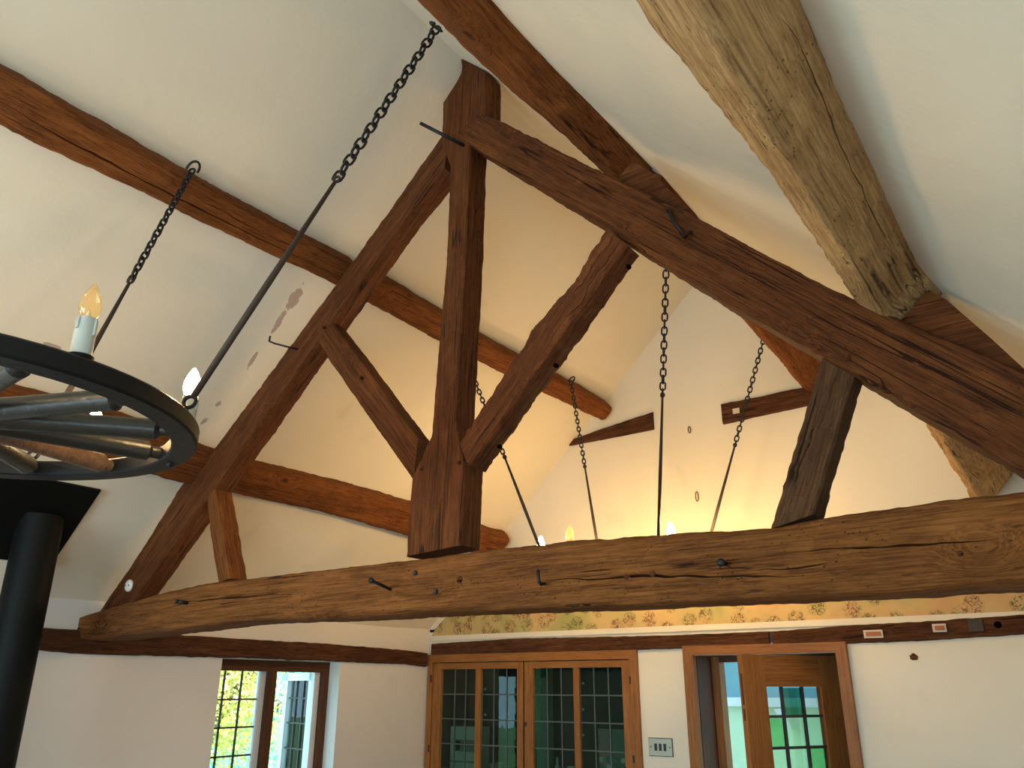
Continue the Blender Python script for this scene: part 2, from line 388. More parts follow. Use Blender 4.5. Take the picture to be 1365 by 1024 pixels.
def carve(o, pts, wdt, depth):
    """cut a seasoning crack (tapered V groove) into o along pts"""
    from mathutils.bvhtree import BVHTree
    Wo = WM[o.as_pointer()]; tree = BVHTree.FromPolygons([Wo @ v.co for v in o.data.vertices], [tuple(p.vertices) for p in o.data.polygons])
    hits, nn = [], Vector((0, 0, 0))
    for i in range(len(pts)-1):
        for t in (0, .25, .5, .75):
            q = (pts[i][0]*(1-t)+pts[i+1][0]*t, pts[i][1]*(1-t)+pts[i+1][1]*t); h = tree.ray_cast(CAM, ray(*q).normalized())
            if h[0] is not None: hits.append(h[0]); nn += h[1]
    if len(hits) < 4: return
    nrm = nn.normalized(); pts = lerp_poly(hits, 40); m = len(pts); V = []; Fc = []
    t0 = (pts[-1]-pts[0]).normalized(); sd = nrm.cross(t0).normalized()
    for i, p in enumerate(pts):
        t = i/(m-1); k = max(.04, math.sin(math.pi*t)**.6)*(0.75+.5*noise.noise(p*14)); 
        q = p+sd*(noise.noise(p*6)*.006+noise.noise(p*22)*.004)
        V += [q+nrm*.02+sd*wdt*k*.9, q-nrm*depth*k, q+nrm*.02-sd*wdt*k*.9]
    for i in range(m-1):
        for k in range(3): Fc.append((i*3+k, i*3+(k+1) % 3, (i+1)*3+(k+1) % 3, (i+1)*3+k))
    Fc += [(2, 1, 0), ((m-1)*3, (m-1)*3+1, (m-1)*3+2)]
    I = o.matrix_basis.inverted() if o.parent is None else WM[o.as_pointer()].inverted()
    me = bpy.data.meshes.new('cut'); me.from_pydata([tuple(I @ v) for v in V], [], Fc)
    bm = bmesh.new(); bm.from_mesh(me); bmesh.ops.recalc_face_normals(bm, faces=bm.faces); bm.to_mesh(me); bm.free()
    cut = bpy.data.objects.new('cut', me); COL.objects.link(cut)
    tmp = bpy.data.objects.new('tmp', o.data); COL.objects.link(tmp)
    md = tmp.modifiers.new('b', 'BOOLEAN'); md.operation = 'DIFFERENCE'; md.object = cut; md.solver = 'EXACT'
    dg = bpy.context.evaluated_depsgraph_get(); dg.update()
    new = bpy.data.meshes.new_from_object(tmp.evaluated_get(dg))
    if len(new.polygons) > len(o.data.polygons)*.6: o.data = new
    bpy.data.objects.remove(tmp); bpy.data.objects.remove(cut)

# ------------------------------------------------------------------ the setting
def panel_grid(bm_, o, ux, uy, nx, ny, thick, amp, nrm):
    V = []; nrm = Vector(nrm)
    for j in range(ny+1):
        for i in range(nx+1):
            p = Vector(o)+Vector(ux)*(i/nx)+Vector(uy)*(j/ny); V.append(p+nrm*(noise.noise(p*1.1)*amp))
    Fc = [(j*(nx+1)+i, j*(nx+1)+i+1, (j+1)*(nx+1)+i+1, (j+1)*(nx+1)+i) for j in range(ny) for i in range(nx)]
    k = len(V); V += [Vector(o)-nrm*thick, Vector(o)+Vector(ux)-nrm*thick, Vector(o)+Vector(ux)+Vector(uy)-nrm*thick, Vector(o)+Vector(uy)-nrm*thick]
    Fc += [(k, k+1, k+2, k+3), tuple([k]+[k+1]+[nx-i for i in range(nx+1)]), tuple([k+3, k+2]+[ny*(nx+1)+nx-i for i in range(nx+1)])]
    Fc += [tuple([k, k+3]+[(ny-j)*(nx+1) for j in range(ny+1)]), tuple([k+1, k+2]+[(ny-j)*(nx+1)+nx for j in range(ny+1)])]
    bm_.add(V, Fc)
ZEX = .12
SL = math.hypot(XA-XL, ZA-ZE)
for nm, N_, U_, mt in (('ceiling_left', NL, UL, 'plaster_slope'), ('ceiling_right', NR, UR, 'plaster_slope_plain')):
    b = MB(); o0 = PA+Vector((0, YB-.3, 0))-U_*(SL+.28)
    panel_grid(b, o0, (0, YG-YB+.6, 0), U_*(SL+.30), 60, 26, .14, .010, N_)
    o = b.build(nm, mt, smooth=True); smooth_angle(o, 30)
    tag(o, 'sloping white plaster ceiling %s' % ('above the stove flue' if 'left' in nm else 'above the massive knotted purlin'), 'ceiling', kind='structure')
b = MB(); b.box((XL-.4, YB-.3, -.1), (XR+.3, YG+.3, 0)); tag(b.build('floor', 'floor_boards'), 'brown boarded floor of the hall', 'floor', kind='structure')
def wall(name, axis, c0, c1, u0, u1, z0, z1, holes, mat, extra=None):
    """wall slab between c0 and c1 across its thickness, with rectangular holes (u0,u1,z0,z1)"""
    us = sorted({u0, u1, *[h[0] for h in holes], *[h[1] for h in holes]}); zs = sorted({z0, z1, *[h[2] for h in holes], *[h[3] for h in holes]})
    b = MB()
    for a0, a1 in zip(us, us[1:]):
        for b0, b1 in zip(zs, zs[1:]):
            um, zm = (a0+a1)/2, (b0+b1)/2
            if any(h[0] < um < h[1] and h[2] < zm < h[3] for h in holes): continue
            if axis == 'Y': b.box((a0, c0, b0), (a1, c1, b1))
            else: b.box((c0, a0, b0), (c1, a1, b1))
    if extra: extra(b)
    return tag(b.build(name, mat), kind='structure')
ZDT = .185+ZC
WY0, WY1, WZ0, WZ1 = 3.072, 4.0, 0.98, .155+ZC
BW = (-3.3, -.5, .95, 2.35)          # window in the end wall behind the viewer
SW = (-2.6, -.6, .82, 2.0)           # window in the long wall beside the viewer, reused for the added stove-side one
FX0, FX1 = -4.205, -2.474            # cabinet opening
DX0, DX1 = -2.10, -1.235             # door opening
WT = .26
o = wall('wall_left', 'X', XL-WT, XL, YB, YG, 0, ZE+.1, [(WY0, WY1, WZ0, WZ1), SW], 'plaster_wall'); tag(o, 'white plastered long wall with the garden window', 'wall')
o = wall('wall_right', 'X', XR, XR+.3, YB, YG, 0, ZE+.1, [SW], 'plaster_wall'); tag(o, 'white plastered long wall beside the viewer', 'wall')
def gable(y0, y1):
    return lambda b: b.prism([(XL-.25, y0, ZE-.02), (XR+.25, y0, ZE-.02), (XR+.25, y0, ZE+.0), (XA, y0, ZA+.06), (XL-.25, y0, ZE)], (0, y1-y0, 0))
o = wall('wall_far', 'Y', YG, YG+.30, XL-.25, XR+.25, 0, ZE, [(FX0, FX1, .55, .215+ZC), (DX0, DX1, 0, ZDT)], 'plaster_gable', gable(YG, YG+.30)); tag(o, 'plastered gable wall with leaded cabinet and doorway', 'wall')
o = wall('wall_back', 'Y', YB-.3, YB, XL-.25, XR+.25, 0, ZE, [BW], 'plaster_gable', gable(YB-.3, YB)); tag(o, 'plastered gable wall behind the viewer', 'wall')
# ragged lower edges of plaster beside the timbers are left to the timbers' own uneven outline

# windows behind the viewer (plain casements, they carry the daylight)
def plain_window(name, axis, c, u0, u1, z0, z1, label):
    b = MB(); t = .06
    def bx(a0, a1, b0, b1, d=.05):
        if axis == 'Y': b.box((a0, c-d, b0), (a1, c, b1))
        else: b.box((c-d, a0, b0), (c, a1, b1))
    bx(u0, u1, z0, z0+t); bx(u0, u1, z1-t, z1); bx(u0, u0+t, z0, z1); bx(u1-t, u1, z0, z1)
    k = 4
    for i in range(1, k): u = u0+(u1-u0)*i/k; bx(u-.025, u+.025, z0, z1)
    return tag(b.build(name, 'joinery_dark'), label, 'window', kind='structure')
plain_window('window_2', 'Y', YB-.12, *BW, 'dark wooden window in the gable wall behind the viewer')
plain_window('added_window_4', 'X', XL-.15, *SW, 'added unseen wooden window in the stove-side wall behind the viewer')  # unseen window added to go with the stove-side fill lamp
plain_window('window_3', 'X', XR+.17, *SW, 'dark wooden window in the long wall beside the viewer')

# ------------------------------------------------------------------ roof truss
YF, D = 2.26, .12
truss = empty('roof_truss', (XA, YF, ZC+.1), 'oak king-post roof truss spanning the hall between sloping plaster ceilings', 'roof truss')
TIE_Y, TIE_D = 2.20, .20
tieA = [(94,827),(131,814),(214,790),(285,775),(332,770),(540,747),(640,733),(775,719),(900,710),(1025,704),(1100,689),(1291,662),(1365,651)]
tieB = [(97,846),(130,853),(178,855),(250,846),(380,832),(480,829),(540,826.5),(634,821.5),(757,817),(900,812),(1175,801),(1365,790)]
tie = member('tie_beam', tieA, tieB, TIE_Y, TIE_D, 'oak_tie', truss, ext=(0, .42), e=7, amp=.006, freq=8, seed=1, step=.02, n=44)
king = member('king_post', [(621,92),(590,137),(588,190),(600,222),(595,345),(583,475),(575,582),(549,636),(541,742)],
              [(632,94),(668,116),(668,170),(649,212),(645,345),(638,475),(633,572),(645,630),(641,733)], YF-.01, D, 'oak_truss', truss, paired=True, sm=0, e=12, amp=.003, seed=2, step=.02)
member('principal_rafter', [(592,176),(545,243),(474,342),(440,388),(371,482),(287,596),(240,648),(192,727),(126,824)],
       [(600,256),(560,306),(520,362),(467,436),(435,482),(344,610),(312,655),(275,705),(200,810)], YF+.005, D-.01, 'oak_truss', truss, ext=(.07, 0), e=10, amp=.005, seed=3)
member('principal_rafter', [(638,150),(670,162),(750,203),(825,240),(924,288),(1113,387),(1203,427),(1365,496)],
       [(630,200),(649,212),(804,307),(862,344),(982,419),(1090,479),(1148,512),(1232,563),(1365,638)], YF-.012, D, 'oak_truss', truss, ext=(0, .62), e=10, amp=.005, seed=4)
member('strut', [(418,446),(437,478),(492,557),(548,637)], [(452,428),(500,490),(573,588)], YF+.01, .085, 'oak_truss', truss, ext=(.0, .02), e=10, amp=.003, seed=5)
member('strut', [(274,655),(278,705),(290,777)], [(309,652),(318,700),(331,774)], YF+.012, .10, 'oak_purlin', truss, e=8, amp=.004, seed=6)
member('strut', [(806,306),(784,340),(757,384),(710,438),(663,512),(612,589)], [(853,342),(795,425),(737,505),(648,629)], YF-.065, .105, 'oak_weathered', truss, e=9, amp=.008, freq=16, seed=7, step=.012, n=56)['label'] = 'rough weathered strut with peg holes'
member('strut', [(1094,476),(1081,522),(1027,706)], [(1152,508),(1128,590),(1097,694)], YF+.01, .10, 'oak_strut', truss, e=9, amp=.006, freq=12, seed=8)
for poly, dp in (([(822,240),(843,214),(872,232),(930,291),(915,300)], .1), ([(1200,428),(1238,386),(1262,400),(1322,452),(1372,498),(1365,506)], .1)):
    b = MB(); b.prism([onY(x, y, YF+.03) for x, y in poly], (0, dp, 0)); o = b.build('packing_block', 'oak_truss', truss, world=Matrix.Translation(onY(*poly[0], YF)))
# cracks cut into the tie beam
def tie_pt(x, y): return onY(x, y, TIE_Y)
for px, wd in (([(722,775),(800,771),(850,768),(900,767),(960,770),(1020,769),(1095,765)], .0085), ([(1060,735),(1130,731),(1200,727),(1290,722),(1365,714)], .006), ([(205,815),(250,803),(330,795),(420,787)], .005), ([(1000,762),(1060,756),(1130,748)], .004)):
    carve(tie, px, wd, .06)
# pegs, nails and hooks driven into the truss
def peg(px, Y, r=.010, h=.008, parent=truss, mat='oak_weathered', name='peg'):
    p = onY(*px, Y); b = MB(); b.lathe(p+Vector((0, .012, 0)), [(r*.95, 0), (r, .012), (r*.92, .012+h), (r*.5, .015+h)], 12, (0, -1, 0)); return b.build(name, mat, parent, True)
for px in [(430,436),(562,625),(612,617),(697,470),(480,503)]: peg(px, YF-.012, .008, .007)
for px in [(555,764),(582,789)]: peg(px, TIE_Y, .009, .012, mat='iron_rust', name='bolt_head')
for px in [(835,303),(1130,478),(893,282)]: peg(px, YF-.014, .009, .006)
for px, r in [((1280,738),.010), ((613,773),.013),((870,765),.010),((836,770),.011)]: peg(px, TIE_Y, r, .002, name='peg')
for px in [(837,355),(740,487),(665,595)]: peg(px, YF-.06, .008, .002, mat='hole_black', name='peg_hole')
def nail(p0, p1, r, head=0, name='iron_nail', bend=None, parent=truss, mat='iron'):
    b = MB(); pts = [p0]+(bend or [])+[p1]; b.tube(pts, r, 8)
    if head: b.lathe(p1, [(head*.8, -.004), (head, 0), (head*.9, .005), (head*.3, .008)], 10, (p1-pts[-2]).normalized())
    return b.build(name, mat, parent, True)
nail(onY(622,196,YF), onY(560,164,YF-.16), .0075, 0, 'iron_spike')
nail(onY(397,466,YF), onY(360,448,YF-.09), .0045, 0, 'iron_hook', [onY(366,458,YF-.085), onY(359,455,YF-.088)])
nail(onY(521,786,TIE_Y), onY(495,774,TIE_Y-.11), .006, .011)
nail(onY(726,778,TIE_Y), onY(717,760,TIE_Y-.055), .0055, 0, 'iron_hook', [onY(721,779,TIE_Y-.05), onY(718,774,TIE_Y-.056)])
nail(onY(251,804,TIE_Y), onY(236,802,TIE_Y-.045), .008, .010)
nail(onY(968,752,TIE_Y), onY(961,750,TIE_Y-.04), .007, .012)
b = MB(); b.tube([onY(893,286,YF-.02), onY(890,280,YF-.03), onY(896,292,YF-.032), onY(913,317,YF-.045), onY(921,309,YF-.02)], .006, 8); b.build('iron_bracket', 'iron', truss, True)
p = onY(173, 781, YF+.005); b = MB(); b.lathe(p+Vector((0, .006, 0)), [(.030, 0), (.030, .012), (.026, .018), (.012, .020)], 28, (0, -1, 0))
disc = b.build('ceiling_rose', 'white_ceramic', truss, True); disc['label'] = 'white round cover plate'
for dx in (-.014, .014):
    b = MB(); b.lathe(p+Vector((dx, -.010, 0)), [(.0035, 0), (.0035, .006)], 8, (0, -1, 0)); b.build('screw_hole', 'black_plastic', disc)

# ------------------------------------------------------------------ purlins
def purlin(name, n_, u_, contact, arris, p, y0, y1, mat, label, e=4.5, amp=.008, seed=0, sink=.012, cracks=(), group=None, fit=1.03):
    def tab(px, o):
        t = []
        for q in px:
            P = onN(*q, n_, o(y0))
            for _ in range(6): P = onN(*q, n_, o(min(max(P.y, y0), y1)))
            t.append((P.y, u_.dot(P-PA)))
        t.sort(); return [a for a, _ in t], [b for _, b in t]
    pf = (lambda y: p) if not isinstance(p, tuple) else (lambda y: p[0]+(p[1]-p[0])*(y-y0)/(y1-y0))
    tc, ta = tab(contact, lambda y: 0), tab(arris, pf)
    ys = np.linspace(y0, y1, max(12, int((y1-y0)/.018)))
    kern = np.ones(9)/9
    f = lambda T: np.convolve(np.pad(np.interp(ys, *T), 4, mode='edge'), kern, 'valid')
    uc, ua = f(tc), f(ta); cs, aa, bb = [], [], []
    for y, c, a in zip(ys, uc, ua):
        pp = pf(y); cs.append(PA+u_*((c+a)/2)+n_*((pp-sink)/2)+Vector((0, y, 0))); aa.append(u_*(max(.05, abs(c-a)/2))); bb.append(n_*((pp+sink)/2))
    o = timber(name, cs, aa, bb, mat, None, e=e, n=44, amp=amp, freq=5, seed=seed, fit=fit)
    for (px, wd, dp) in cracks: carve(o, px, wd, dp)
    return tag(o, label, 'beam', group)
G = 'roof purlins running along the hall'
LUt = [(0,83),(150,172),(260,232),(470,345),(525,373),(660,455),(770,512),(815,540)]; LUb = [(0,170),(150,240),(300,312),(440,378),(500,410),(640,485),(800,560)]
purlin('purlin', NL, UL, LUt, LUb, .12, YB+.01, 2.33, 'oak_purlin', 'long split oak purlin carrying a chandelier chain hook, stove side', e=5, seed=11, cracks=[([(2,136),(80,182),(160,224),(225,258),(300,296),(380,334),(432,362)], .008, .05)], group=G)
purlin('purlin', NL, UL, LUt, LUb, .12, 2.38, 4.86, 'oak_purlin', 'rounded orange oak purlin beyond the truss ending above the gable collar timber', e=4, seed=12, group=G)
LLt = [(0,505),(150,545),(270,592),(340,613),(460,641.6),(550,668),(645,700)]; LLb = [(100,606),(215,640),(312,660),(430,684),(540,716),(640,742)]
purlin('purlin', NL, UL, LLt, LLb, .11, YB+.01, 2.33, 'oak_purlin', 'lower oak purlin behind the wheel chandelier above the stove plate', e=5, seed=13, group=G)
purlin('purlin', NL, UL, LLt, LLb, .11, 2.38, 4.86, 'oak_purlin', 'lower oak purlin beyond the truss behind the king post foot', e=5, seed=14, group=G)
RUr = [(655,0),(700,50),(800,152),(870,225),(925,290),(1090,476)]; RUl = [(555,0),(640,85),(750,180),(815,240)]
purlin('purlin', NR, UR, RUr, RUl,   .12, YB+.01, 2.53, 'oak_purlin', 'upper oak purlin beside the ridge jointed to the top of the truss rafter', e=9, amp=.006, seed=15, group=G)
purlin('purlin', NR, UR, [(925,285),(1090,470)], [(930,352),(965,402),(1020,452),(1073,512)], (.09, .22), 2.56, 4.885, 'oak_purlin', 'golden curved oak purlin glimpsed under the rafter near the gable', e=4, seed=16, group=G)
RLr = [(1062,0),(1120,130),(1180,260),(1240,395)]; RLl = [(840,0),(930,110),(1010,215),(1070,300),(1110,358),(1145,405),(1190,436)]
purlin('purlin', NR, UR, RLr, RLl, .155, YB+.01, 2.37, 'oak_big', 'massive knotted oak purlin with waney edge overhead', e=7, amp=.007, seed=17, cracks=[([(1030,8),(1060,50),(1085,100),(1110,160),(1135,225),(1165,290),(1205,360)], .0045, .05), ([(868,6),(880,24),(893,44)], .003, .03), ([(913,33),(918,39),(924,46)], .009, .02), ([(944,81),(951,88),(959,95)], .006, .02), ([(1015,187),(1019,194),(1023,202)], .008, .025), ([(1148,266),(1153,273),(1159,281)], .006, .02), ([(968,148),(973,156),(979,165)], .006, .03)], group=G)
purlin('purlin', NR, UR, [(1240,395),(1345,640)], [(1225,556),(1262,610),(1301,656)], (.12, .25), 2.45, 4.885, 'oak_big', 'curved oak purlin end resting just above the tie beam near the gable', e=4, seed=18, group=G)

# ------------------------------------------------------------------ wall plates and gable timbers
def wall_timber(name, top, bot, plane, out, mat, label, axis, seed=0, cat='beam', e=10, amp=.004, parent=None, depth=.10):
    fn = (lambda x, y: onX(x, y, plane+out)) if axis == 'X' else (lambda x, y: onY(x, y, plane-out))
    a = [fn(*q) for q in top]; b = [fn(*q) for q in bot]
    nn = max(12, int((a[-1]-a[0]).length/.03)); a, b = smooth_list(lerp_poly(a, nn), 2), smooth_list(lerp_poly(b, nn), 2)
    off = Vector((-depth/2, 0, 0)) if axis == 'X' else Vector((0, depth/2, 0))
    cs = [(p+q)/2+off for p, q in zip(a, b)]
    aa = [Vector((0, 0, (p-q).length/2)) for p, q in zip(a, b)]; bb = [off.copy()]*len(cs)
    o = timber(name, cs, aa, bb, mat, parent, e=e, amp=amp, freq=11, seed=seed)
    if label: tag(o, label, cat)
    return o
wall_timber('wall_plate', [(-600,812),(-200,828),(41,837),(93,839.5),(253,847.5),(439,859),(540,867),(571,871)], [(-600,850),(-200,858),(37,865),(113,872),(293,876),(400,880),(540,885),(569,889)], XL, .03, 'oak_plate', 'dark hewn wall plate above the garden window', 'X', 21, amp=.006)
gp = wall_timber('gable_plate', [(574,858.5),(695,851),(900,847),(1025,842)], [(575,875),(700,871),(860,866),(1025,860)], YG, .02, 'oak_plate', 'dark embedded timber lintel over the leaded cabinet, below the painted frieze', 'Y', 22)
gp2 = wall_timber('gable_plate', [(1029,842),(1122,835),(1240,828),(1365,820),(1430,816)], [(1029,859),(1130,857.5),(1227,854),(1365,845),(1430,841)], YG, .018, 'oak_plate', 'dark embedded timber with brick fragments beside the doorway head', 'Y', 23, amp=.006)
gbox_pts = (onY(1018,857,YG-.006), onY(1068,841,YG+.03)); b = MB(); b.box(*gbox_pts); b.build('scarf_gap_shade', 'black_plastic', gp)  # black filler block standing for the shade inside the scarf gap
for (x0, y0, x1, y1) in [(1152,840,1178,851), (1244,832,1262,843)]:
    b = MB(); b.box(onY(x0, y1, YG-.030), onY(x1, y0, YG+.01)); b.build('mortar_patch', 'mortar', gp2, world=Matrix.Translation(onY(x0, y0, YG)))
    b = MB(); b.box(onY(x0+2.5, y1-2.5, YG-.036), onY(x1-2, y0+2.5, YG+.01)); b.build('brick', 'brick_red', gp2, world=Matrix.Translation(onY(x0, y0, YG)))
b = MB(); b.box(onY(1292,842,YG-.028), onY(1310,826,YG+.01)); b.build('iron_plate', 'iron_rust', gp2)
peg((1330,833), YG-.02, .018, .003, gp2, 'hole_black', 'peg_hole')
wall_timber('collar_timber', [(756,588),(800,572),(870,549)], [(757,594),(800,586),(870,572)], YG, .02, 'oak_plate', 'short dark collar timber set in the gable next to the rounded purlin end', 'Y', 24)
wall_timber('collar_timber', [(962,538),(1015,528),(1085,513)], [(962,565),(1015,553),(1085,538)], YG, .02, 'oak_plate', 'dark collar timber with an empty mortice set in the gable', 'Y', 25)
COLLAR2 = [o for o in COL.objects if o.name.startswith('collar_timber')][-1]
b = MB(); b.box(onY(977,552,YG-.027), onY(987,545,YG)); b.build('mortice', 'mortar', COLLAR2)
# painted frieze
b = MB(); yf = YG-.006
fz = [onY(575,850.5,yf)]; fzB = [onY(574.7,850.6,yf), onY(960,831.5,yf), onY(1365,811.5,yf)]
z0 = sum(p.z for p in fzB)/3
b.prism([(-4.19, yf, z0), (XR-.04, yf, z0), (XR-.06, yf, z0+.03), (.24, yf, z0+.24), (-3.98, yf, z0+.24), (-4.06, yf, z0+.13), (-4.15, yf, z0+.055)], (0, .012, 0))
tag(b.build('painted_frieze', 'frieze_print'), 'ochre frieze strip with sketched figures and foliage on the gable', 'frieze')
b = MB(); b.box((-4.19, YG-.012, z0-.035), (XR-.02, YG+.02, z0)); tag(b.build('trim_1', 'plaster_gable'), 'white plaster ledge under the painted frieze', 'trim', kind='structure')
# odd hooks and a chip on the gable wall
for (x, y, lab) in [(919, 573, 'small iron loop hook on the gable between the collar timbers'), (929, 662, 'long thin wire loop hanging on the gable above the tie beam')]:
    p = onY(x, y, YG-.012); b = MB(); h = .022 if y < 600 else .032
    b.tube([p+Vector((.009*math.sin(t), 0, h*math.cos(t))) for t in np.linspace(0, 2*math.pi, 15)[:-1]], .003, 6, True); b.tube([p+Vector((0, .02, h)), p+Vector((0, -.004, h))], .003, 6)
    tag(b.build('wall_hook', 'iron_rust', None, True), lab, 'hook')
b = MB(); p = onY(1218, 876, YG); pts = [p+Vector((.022*math.cos(t)*(1+.5*noise.noise(Vector((t*3, 0, 1)))), -.004, .017*math.sin(t)*(1+.6*noise.noise(Vector((t*2, 3, 1)))))) for t in np.linspace(0, 2*math.pi, 15)[:-1]]
b.prism(pts, (0, .01, 0)); tag(b.build('plaster_chip', 'oak_plate'), 'small ragged chip in the plaster beside the doorway', 'chip')

# ------------------------------------------------------------------ stove flue
FL = onY(68, 745, 1.9)
fl = empty('stove_flue', (-3.86, 1.60, 0), 'black stove flue pipe passing through a square black plate on the sloping ceiling', 'flue')
o0 = onN(135, 655, NL, .02); u1 = UL.dot(o0-PA); y1 = o0.y; u2 = u1-.46; y0_ = y1-.72
b = MB(); b.prism([PA+UL*u1+NL*.004+Vector((0, y1, 0)), PA+UL*u2+NL*.004+Vector((0, y1, 0)), PA+UL*u2+NL*.004+Vector((0, y0_, 0)), PA+UL*u1+NL*.004+Vector((0, y0_, 0))], NL*.012); b.build('ceiling_plate', 'stove_black', fl)
ym, um = (y0_+y1)/2+.20, (u1+u2)/2
FC = PA+UL*um+Vector((0, ym, 0)); FR = .096
b = MB(); b.lathe((FC.x, FC.y, 0.0), [(FR, .72), (FR, FC.z+.02)], 40); smooth_angle(b.build('flue_pipe', 'stove_black', fl, True))
b = MB(); b.lathe((FC.x, FC.y, 0), [(FR+.006, 1.1), (FR+.006, 1.14)], 40); smooth_angle(b.build('collar', 'stove_black', fl, True))
b = MB(); b.box((FC.x-.25, FC.y-.3, .1), (FC.x+.3, FC.y+.3, .74)); b.build('stove_body', 'stove_black', fl)

# ------------------------------------------------------------------ wheel chandeliers
def ellink(pitch, wire):
    """one chain link along local X"""
    L = pitch/2+wire*.9; hw = pitch*.38; pts = []
    for k in range(16):
        t = 2*math.pi*k/16; x = math.cos(t)*hw; y = math.sin(t)*hw
        x += math.copysign(L-hw, x) if abs(x) > 1e-6 else 0
        pts.append(Vector((x, y, 0)))
    b = MB(); b.tube(pts, wire, 6, True); me = bpy.data.meshes.new('link'); me.from_pydata([tuple(v) for v in b.v], [], b.f); me.materials.append(M['iron']); me.shade_smooth(); return me
def chain(root, p0, p1, nlinks, wire):
    par = bpy.data.objects.new('chain', None); par.empty_display_size = .03; link(par, root, Matrix.Translation(p0))
    ax = (p1-p0); pitch = ax.length/nlinks; ax.normalize(); me = ellink(pitch, wire)
    s0 = ax.cross(Vector((.6, -.8, 0))).normalized(); s1 = ax.cross(s0)
    for i in range(nlinks):
        c = p0+ax*pitch*(i+.5); a = (math.pi/2 if i % 2 else 0)+.08+.10*math.sin(i*1.9)
        y = s0*math.cos(a)+s1*math.sin(a); z = ax.cross(y)
        W = Matrix((ax, y, z)).transposed().to_4x4(); W.translation = c
        link(bpy.data.objects.new('link', me), par, W)
def chandelier(cen, h, r, hangers, candles, label, spoke0, nspoke, wire, nl):
    """cen = wheel centre, h = underside height; hangers = (hook point, joint fraction, rim point); candles = (angle, lit)"""
    root = empty('wheel_chandelier', (cen[0], cen[1], h), label, 'chandelier', 'wheel chandeliers')
    RH, RW = .044, .062; c = Vector((cen[0], cen[1], h)); n = 72
    b = MB(); prof = [(r-.006, 0), (r, .005), (r, RH-.005), (r-.005, RH), (r-RW+.004, RH), (r-RW, RH-.004), (r-RW, .004), (r-RW+.004, 0)]
    V = []; Fc = []; m = len(prof)
    for k in range(n):
        t = 2*math.pi*k/n
        for (q, z) in prof: V.append(c+Vector((q*math.cos(t), q*math.sin(t), z)))
    for k in range(n):
        for j in range(m): Fc.append((k*m+j, k*m+(j+1) % m, ((k+1) % n)*m+(j+1) % m, ((k+1) % n)*m+j))
    b.add(V, Fc); smooth_angle(b.build('rim', 'iron_rim', root, True), 30)
    b = MB(); b.lathe(c+Vector((0, 0, -.05)), [(.045, 0), (.06, .01), (.075, .04), (.085, .05), (.085, .09), (.07, .10), (.055, .14), (.04, .15)], 28); smooth_angle(b.build('hub', 'spoke_wood', root, True))
    for k in range(nspoke):
        t = spoke0+2*math.pi*k/nspoke; d = Vector((math.cos(t), math.sin(t), 0)); z = Vector((0, 0, RH*.5))
        q = [.06, .12, .2, .3, .40, .455, .465, r-RW+.01]; rr = [.030, .028, .026, .025, .025, .026, .016, .016]
        b = MB(); b.tube([c+z+d*x for x in q], rr, 14); smooth_angle(b.build('spoke', 'spoke_wood' if k % 5 == 3 else 'iron_spoke', root, True), 40)
        if k % 3 == 2: b = MB(); b.lathe(c+d*(r-.03)+Vector((0, 0, -.010)), [(.006, 0), (.010, .003), (.010, .012)], 8); b.build('bolt', 'iron', root)
    for (a, lit) in candles:
        p = c+Vector((math.cos(a)*(r-.034), math.sin(a)*(r-.034), RH))
        cd_ = bpy.data.objects.new('candle', None); cd_.empty_display_size = .03; link(cd_, root, Matrix.Translation(p))
        b = MB(); b.lathe(p, [(.012, 0), (.022, .003), (.026, .010), (.025, .011), (.022, .008), (.018, .008)], 24); smooth_angle(b.build('drip_pan', 'iron_rim', cd_, True))
        b = MB(); b.lathe(p, [(.0205, .006), (.0205, .088), (.0185, .092), (.010, .092)], 24)
        for t, l in ((.4, .03), (2.1, .018), (3.6, .035), (5.0, .02)):
            b.tube([p+Vector((.020*math.cos(t), .020*math.sin(t), .091)), p+Vector((.0215*math.cos(t), .0215*math.sin(t), .084)), p+Vector((.0212*math.cos(t), .0212*math.sin(t), .084-l))], [.002, .004, .0032], 6)
        smooth_angle(b.build('candle_sleeve', 'candle_sleeve', cd_, True))
        prof = [(.008, .086), (.0125, .092), (.0185, .103), (.0215, .116), (.021, .128), (.017, .143), (.0115, .156), (.006, .166), (.0018, .172)]
        b = MB(); b.lathe(p, prof, 20); bl = b.build('bulb', ('bulb_lit_strong' if lit == 2 else 'bulb_lit') if lit else 'glass_bulb', cd_, True)
        if not lit:
            bl['label'] = 'unlit candle bulb'
            b = MB(); b.lathe(p, [(.006, .088), (.005, .104), (.0015, .112)], 8); b.build('bulb_stem', 'white_ceramic', cd_, True)
    for (hook, jf, rimp, hk) in hangers:
        j = hook.lerp(rimp, jf)
        chain(root, hook, j, nl, wire)
        dd = (rimp-j).normalized(); b = MB()
        side = dd.cross(Vector((.6, -.8, 0))).normalized()
        e0 = j-dd*.006
        b.tube([e0+side*.008*math.cos(t)+dd*.010*math.sin(t) for t in np.linspace(0, 2*math.pi, 13)[:-1]], wire*1.1, 6, True)
        b.tube([j+dd*.004, j.lerp(rimp, .5), rimp-dd*.025], [wire*1.4, wire*2.3, wire*2.1], 8)
        b.build('hanger_rod', 'iron_rust', root, True)
        b = MB(); b.tube([rimp-dd*.012+side*.014*math.cos(t)+dd*.016*math.sin(t) for t in np.linspace(0, 2*math.pi, 13)[:-1]], wire*1.2, 6, True); b.tube([rimp, Vector((rimp.x, rimp.y, h+RH-.004))], wire*1.1, 6); b.build('rim_eye', 'iron', root, True)
        b = MB(); R_ = .022
